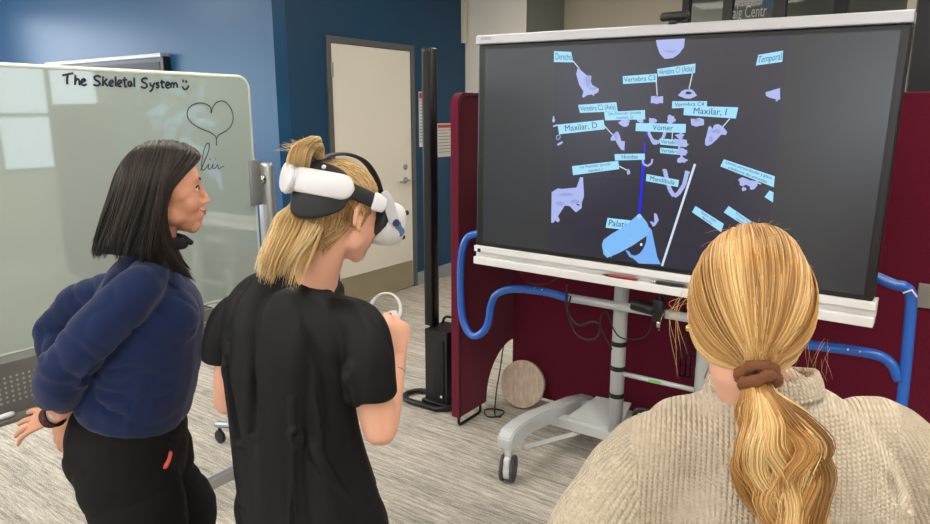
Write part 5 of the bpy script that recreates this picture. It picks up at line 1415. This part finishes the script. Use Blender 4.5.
def woman_sweater():
    root = thing('person', 'woman with long blond low ponytail in beige rib knit sweater watching the display', 'person')
    nb = PH(764, 396, 0.95); root.location = (nb.x, nb.y, 0)
    bf = (FH * 0.96 + RT * 0.28).normalized(); side = bf.cross(ZU)
    hf = (FH * 0.955 + RT * 0.295).normalized()
    M = headmat(PH(748, 312, 0.95), hf, pitch=radians(6), sc=0.93)
    def s(px, py, d, hw): q = PH(px, py, d); return q, hw * depth(q) / FPX
    shL, shR = PH(647, 460, 0.95), PH(884, 442, 0.97)
    elL, elR = Vector((PH(566, 600, 0.92).x, PH(566, 600, 0.92).y, 0.90)), Vector((PH(946, 590, 0.95).x, PH(946, 590, 0.95).y, 0.90))
    wrL, wrR = elL + FH * 0.18 + RT * 0.17 + ZU * 0.02, elR + FH * 0.20 - RT * 0.06 + ZU * 0.04
    hipc = Vector((nb.x, nb.y, 0.80)) + FH * 0.02
    bm = bmesh.new(); head(bm, M)
    limb(bm, [M @ Vector((0, -0.015, -0.02)), M @ Vector((0, -0.022, -0.08)), nb - ZU * 0.02], [0.050, 0.049, (0.054, 0.048)], side)
    limb(bm, [nb - ZU * 0.02, nb - ZU * 0.14, nb - ZU * 0.3, hipc], [(0.07, 0.05), (0.13, 0.08), (0.11, 0.08), (0.13, 0.09)], side)
    for sh, el, wr in ((shL, elL, wrL), (shR, elR, wrR)):
        limb(bm, [sh, sh.lerp(el, .5), el], [0.045, 0.042, 0.036], side); limb(bm, [el, el.lerp(wr, .4), wr], [0.036, 0.034, 0.023], side)
    for wr, sg in ((wrL, 1), (wrR, -1)):
        hand(bm, handframe(wr, FH + RT * 0.3 * sg, ZU), sg, ((20, 25, 18),) * 4, 4, (0.7, 0.6, -0.3), 15, 0.95)
    feet = [Vector((hipc.x, hipc.y, 0)) + side * k for k in (0.09, -0.09)]
    for ft in feet: limb(bm, [ft + ZU * 0.74, ft + ZU * 0.43, ft + ZU * 0.09], [0.08, 0.05, 0.035], side)
    me = remesh(bm, 0.0045, 3); headpush(me, M)
    meobj('body', me, SKIN, root); facebits(root, M)
    bm = bmesh.new(); limb(bm, [hipc + ZU * 0.06, hipc - ZU * 0.06], [(0.15, 0.10), (0.16, 0.11)], side)
    for ft in feet: limb(bm, [ft + ZU * 0.76, ft + ZU * 0.43, ft + ZU * 0.10], [(0.09, 0.10), (0.07, 0.075), (0.065, 0.07)], side)
    me = remesh(bm, 0.010, 4); meobj('trousers', me, mat('blue_jeans', (52, 64, 88), 0.85), root)
    for ft in feet: shoe(root, ft, bf, M_dark)
    # sweater
    bm = bmesh.new(); pts, rd = [], []
    zc = lambda z, dx=0.0: Vector((nb.x, nb.y, z)) + RT * dx
    z0 = nb.z
    for dz, dx, a, b in ((-0.48, 0, 0.215, 0.145), (-0.36, 0, 0.225, 0.15), (-0.24, 0, 0.222, 0.145), (-0.16, 0, 0.212, 0.138), (-0.10, 0, 0.192, 0.122), (-0.055, 0, 0.166, 0.106), (-0.022, 0, 0.128, 0.088), (0.008, -0.004, 0.085, 0.074), (0.030, -0.006, 0.066, 0.064)):
        pts.append(zc(z0 + dz, dx)); rd.append((a, b))
    limb(bm, pts, rd, side, capf=0.15)
    for sh, el, wr, sg in ((shL, elL, wrL, -1), (shR, elR, wrR, 1)):
        limb(bm, [zc(z0 - 0.080, sg * 0.10), sh - ZU * 0.012, sh.lerp(el, .5) + RT * sg * 0.012, el], [(0.062, 0.062), (0.076, 0.078), (0.074, 0.076), (0.068, 0.070)], side)
        limb(bm, [el, el.lerp(wr, .5), wr - (wr - el) * 0.12], [(0.066, 0.068), (0.058, 0.058), (0.042, 0.042)], side, capf=0.3)
    me = remesh(bm, 0.0052, 8)
    crease(me, [([PH(604, 482, 0.86), PH(640, 490, 0.84), PH(654, 524, 0.84), PH(660, 560, 0.84)], 0.010, 0.012), ([PH(582, 470, 0.9), PH(604, 500, 0.86), PH(640, 520, 0.84)], 0.010, 0.007),
                ([PH(897, 410, 0.9), PH(898, 450, 0.86), PH(894, 500, 0.85), PH(892, 540, 0.85)], 0.005, 0.007), ([PH(630, 418, 0.9), PH(650, 450, 0.86), PH(657, 490, 0.84), PH(662, 560, 0.84)], 0.005, 0.006), ([PH(895, 512, 0.86), PH(915, 506, 0.87), PH(930, 496, 0.88)], 0.006, 0.008),
                ([PH(660, 420, 0.88), PH(672, 450, 0.85), PH(680, 500, 0.84)], 0.014, 0.006)])
    wrinkle(me, [(shL, elL, 0.8), (shR, elR, 0.8), (zc(z0 - 0.45), zc(z0), 0.35)], 0.006, 13, 4, 0.003)
    # knitting direction: ribs run down the back and along the sleeves
    co0 = getco(me); nl_ = len(me.loops); li = np.empty(nl_, np.int32); me.loops.foreach_get('vertex_index', li)
    npol = len(me.polygons); ls = np.empty(npol, np.int32); lt = np.empty(npol, np.int32); me.polygons.foreach_get('loop_start', ls); me.polygons.foreach_get('loop_total', lt)
    pf = np.empty(nl_, np.int32); order = np.argsort(ls); pf[:] = np.repeat(np.arange(npol)[order], lt[order])
    fc = np.empty(npol * 3, np.float32); me.polygons.foreach_get('center', fc); fc = fc.reshape(-1, 3).astype(float)
    co = co0[li]; K_ = np.zeros_like(co)
    K_[:, 0] = (co - np.array(nb)) @ np.array(side); K_[:, 1] = co[:, 2]
    uf = (fc - np.array(nb)) @ np.array(side)
    for sh, el, sg in ((shL, elL, -1), (shR, elR, 1)):
        ax = np.array((el - sh).normalized()); r0 = co - np.array(sh); along = r0 @ ax; bk = np.array(-bf)
        cr_ = np.cross(ax, bk); d_, t_ = segdist(fc, sh, el)
        mf = (uf * sg > 0.168 + 0.25 * np.maximum(0, fc[:, 2] - nb.z + 0.12)) & (d_ < 0.12)
        m_ = mf[pf]; ang = np.arctan2(r0 @ cr_, r0 @ bk) * 0.072
        K_[m_, 0] = ang[m_]; K_[m_, 1] = along[m_]
    a = me.attributes.new('knit', 'FLOAT_VECTOR', 'CORNER'); a.data.foreach_set('vector', K_.astype(np.float32).ravel())
    km = knit_mat(); sw = meobj('sweater', me, km, root)
    # rib collar
    bm = bmesh.new(); ring, cc = [], nb + ZU * 0.042 - RT * 0.004 - bf * 0.010
    nr = 40
    rows = []
    for j, (dr, dz) in enumerate(((0.010, -0.020), (0.006, -0.006), (0.0, 0.006), (-0.006, 0.010), (-0.010, 0.004), (-0.010, -0.012))):
        rows.append([bm.verts.new(cc + side * ((0.072 + dr) * cos(2 * pi * k / nr)) + bf * ((0.066 + dr) * sin(2 * pi * k / nr) + 0.006) + ZU * (dz - 0.022 * max(0, sin(2 * pi * k / nr)))) for k in range(nr)])
    for A_, B_ in zip(rows[:-1], rows[1:]):
        for k in range(nr): bm.faces.new((A_[k], A_[(k + 1) % nr], B_[(k + 1) % nr], B_[k]))
    me2 = bpy.data.meshes.new('collar'); bmesh.ops.recalc_face_normals(bm, faces=bm.faces); bm.to_mesh(me2); bm.free()
    co = getco(me2); ang = np.arctan2((co - np.array(cc)) @ np.array(bf), (co - np.array(cc)) @ np.array(side)); K_ = np.zeros_like(co); K_[:, 0] = ang * 0.07; K_[:, 1] = co[:, 2]
    a = me2.attributes.new('knit', 'FLOAT_VECTOR', 'POINT'); a.data.foreach_set('vector', K_.astype(np.float32).ravel())
    meobj('collar', me2, km, sw)
    # hair
    mh = hairmat('honey_blond_hair', (126, 84, 40), (198, 148, 84), (240, 208, 150), 0.33)
    E0 = np.array([0.0, -0.004, 0.016]); ER = np.array([0.081, 0.106, 0.114])
    T0 = np.array(M.inverted() @ PH(758, 377, 0.845))
    vT = (T0 + np.array([0, 0.02, 0.005]) - E0) / ER; vT /= np.linalg.norm(vT)
    curves, tones, rads = [], [], []; n_ = 24; tt_ = np.linspace(0, 1, n_)
    def slerp(a, b, t):
        a = a / np.linalg.norm(a); om = np.arccos(np.clip(a @ b, -1, 1)); so = np.sin(om) + 1e-6
        return (np.sin((1 - t) * om) / so)[:, None] * a + (np.sin(t * om) / so)[:, None] * b
    for k in range(5200):
        ph = rng.uniform(-2.05, 2.05); x, z = sin(ph), cos(ph)
        lock = int((ph + 2.05) / 4.1 * 70); lr = np.random.default_rng(lock + 900)
        rv = np.array([x, (0.72 if abs(ph) < 1.2 else 0.72 - (abs(ph) - 1.2) * 0.5), z * 0.75 if z > 0 else z * 0.75]) 
        kind = rng.random()
        if kind < 0.45: rv = np.array([rng.normal(0.0, 0.05) + 0.35 * x * rng.random(), 0.1 + rng.random() * 0.6, 1.0])     # from the crown and parting
        rv = rv + rng.normal(0, 0.03, 3)
        bulge = 1.0 + 0.035 * np.sin(tt_ * pi) + lr.normal(0.012, 0.012) + rng.normal(0, 0.005)
        v = slerp(rv, vT, tt_)
        c = E0 + ER * v * bulge[:, None]
        # sag sideways before gathering
        c[:, 0] += np.sign(c[:, 0]) * 0.002 * np.sin(tt_ * pi) ** 2
        w = np.clip((tt_ - 0.82) / 0.18, 0, 1)[:, None]; w = w * w * (3 - 2 * w)
        c = c * (1 - w) + (T0 + rng.normal(0, 1, 3) * np.array([0.010, 0.006, 0.006])) * w
        c += lr.normal(0, 0.0025, 3) * np.sin(tt_ * pi)[:, None]
        if k < 330: c = None
        if c is None:
            v = slerp(np.array([rng.normal(0.03, 0.06), -0.25 - 0.2 * rng.random(), 1.0]), vT, np.linspace(0, 0.35 + 0.25 * rng.random(), n_)); c = E0 + ER * v * (1.055 + rng.normal(0, 0.006))
        curves.append(tf(M, c)); tn = 0.42 + 0.30 * (rng.random() < 0.30) + 0.25 * (abs(x) > 0.8) + lr.normal(0, 0.10) + rng.normal(0, 0.10)
        if k < 330:      # darker roots showing below the crown
            c = c * 1.004; tn = 0.02 + rng.random() * 0.2
            c = cr1(c, n_)
        tones.append(float(np.clip(tn, 0, 1))); rads.append(rng.uniform(0.0005, 0.0010))
    # ponytail: wavy locks
    nl = 26
    Tw = M @ Vector(T0)
    axis = [PH(758, 377, 0.845), PH(761, 392, 0.825), PH(770, 415, 0.81), PH(780, 440, 0.80), PH(786, 468, 0.795), PH(789, 500, 0.79), PH(793, 535, 0.79), PH(797, 575, 0.80)]
    wd = [12, 15, 34, 40, 38, 34, 34, 24]
    for k in range(3600):
        l = int(rng.integers(nl)); lr = np.random.default_rng(l + 300); th = 2 * pi * l / nl + lr.normal(0, 0.2); rad_ = 0.35 + 0.6 * ((l * 7) % nl) / nl
        f1, p1, am = lr.uniform(1.3, 2.1), lr.uniform(0, 6.3), lr.uniform(0.10, 0.22)
        tip = lr.uniform(0.82, 1.0)
        ja, jb = rng.normal(0, 0.13), rng.normal(0, 0.13)
        pts_ = []
        for i, (q, w) in enumerate(zip(axis, wd)):
            t = i / 7; W_ = w * 0.845 / FPX
            sw_ = am * 2 * min(1, t * 2.5) * sin(t * 2 * pi * f1 + p1)
            cx = (rad_ * cos(th) + sw_ + ja * (1.0 if i else 0.5)) * W_; cy = (rad_ * sin(th) * 0.65 + am * cos(t * 2 * pi * f1 + p1) * min(1, t * 2.5) + jb * 0.7) * W_ * 0.8
            pts_.append(np.array(q + RT * cx + FH * cy) + np.array([0, 0, 0.0]))
        c = cr1(np.array(pts_), 34); c = cr1(c[:int(34 * tip)], 24)
        curves.append(c); tones.append(float(np.clip(0.52 + lr.normal(0, 0.26) + rng.normal(0, 0.10), 0, 1))); rads.append(rng.uniform(0.0005, 0.0010))
    # loose wisps in front of the ear on her left and at the nape
    for k in range(9):
        a0 = np.array(PH(692 + rng.normal(0, 3), 285 + rng.normal(0, 14), 0.93)); e = np.array(PH(680 + rng.normal(0, 7), 350 + rng.normal(0, 22), 0.90))
        m1 = a0 * 0.6 + e * 0.4 - np.array(RT) * (0.008 + rng.random() * 0.016)
        curves.append(cr1(np.array([a0, m1, e]), 24)); tones.append(0.75); rads.append(0.00022)
    for k in range(16):
        a0 = np.array(PH(830 - rng.random() * 40, 330 + rng.random() * 30, 0.90)); e = a0 + np.array(RT) * rng.normal(0.0, 0.012) - np.array([0, 0, 0.03 + rng.random() * 0.035])
        curves.append(cr1(np.array([a0, (a0 + e) / 2 + rng.normal(0, 0.004, 3), e]), 24)); tones.append(0.6); rads.append(0.0002)
    for k in range(26):
        v = np.array([rng.normal(0, 0.7), rng.normal(-0.1, 0.5), 0.9]); v /= np.linalg.norm(v); p = E0 + ER * v * 1.01; d = np.cross(v, rng.normal(0, 1, 3)); d /= np.linalg.norm(d)
        c = np.array([p, p + d * 0.02 + v * 0.007, p + d * 0.045 + v * 0.008]); curves.append(tf(M, cr1(c, 24))); tones.append(0.6); rads.append(0.00018)
    hr = strands('hair', curves, rads, mh, root, 4, tones)
    bmc = bmesh.new(); sphere(bmc, (0, 0, 0), tuple(ER * 0.99), M @ Matrix.Translation(tuple(E0)), 40, 28); Mi = M.inverted()
    bmesh.ops.delete(bmc, geom=[v for v in bmc.verts if (lambda q: (q.y > 0.05 and q.z < 0.08) or (q.z < -0.02 and q.y > 0.0) or q.z < -0.085)(Mi @ v.co)], context='VERTS')
    mc = bpy.data.meshes.new('scalp_hair'); bmc.to_mesh(mc); bmc.free(); a = mc.attributes.new('tone', 'FLOAT', 'POINT'); a.data.foreach_set('value', np.full(len(mc.vertices), 0.25, np.float32))
    meobj('scalp_hair', mc, mh, hr)
    bm = bmesh.new(); pts_ = [tuple(p) for p in axis]; core = bmesh.new()
    limb(core, axis[:-1], [(w * 0.62 * 0.845 / FPX, w * 0.40 * 0.845 / FPX) for w in wd[:-1]], RT)
    mcore = bpy.data.meshes.new('ponytail_core'); core.to_mesh(mcore); core.free(); a = mcore.attributes.new('tone', 'FLOAT', 'POINT'); a.data.foreach_set('value', np.full(len(mcore.vertices), 0.3, np.float32)); bm.free()
    meobj('ponytail_core', mcore, mh, hr)
    # brown fabric hair tie
    bm = bmesh.new(); tb_ = PH(758, 377, 0.845); axd = (axis[2] - axis[0]).normalized(); _, s1, n1 = frame_along(axd)
    for q, dz in ((0, 0.007), (1, -0.006)):
        pts_ = []
        for k in range(32):
            a_ = 2 * pi * k / 32; rr_ = 0.0205 + 0.002 * sin(5 * a_ + q * 2); pts_.append(tb_ + s1 * (rr_ * 1.05 * cos(a_)) + n1 * (rr_ * 0.95 * sin(a_)) + axd * (dz + 0.003 * sin(2 * a_ + q * 3)))
        tube(bm, pts_, [0.0078 + 0.0012 * sin(k * 1.7 + q) for k in range(32)], 10, closed=True)
    obj('hair_tie', bm, mat('brown_ribbed_scrunchie', (118, 72, 44), 0.9, bump=(260, 0.5, 0.002)), hr)
    obj('earring', sphere(bmesh.new(), M @ Vector((-0.085, 0.0, -0.033)), 0.005), mat('gold', (210, 170, 90), 0.2, 0.9), root)
woman_sweater()
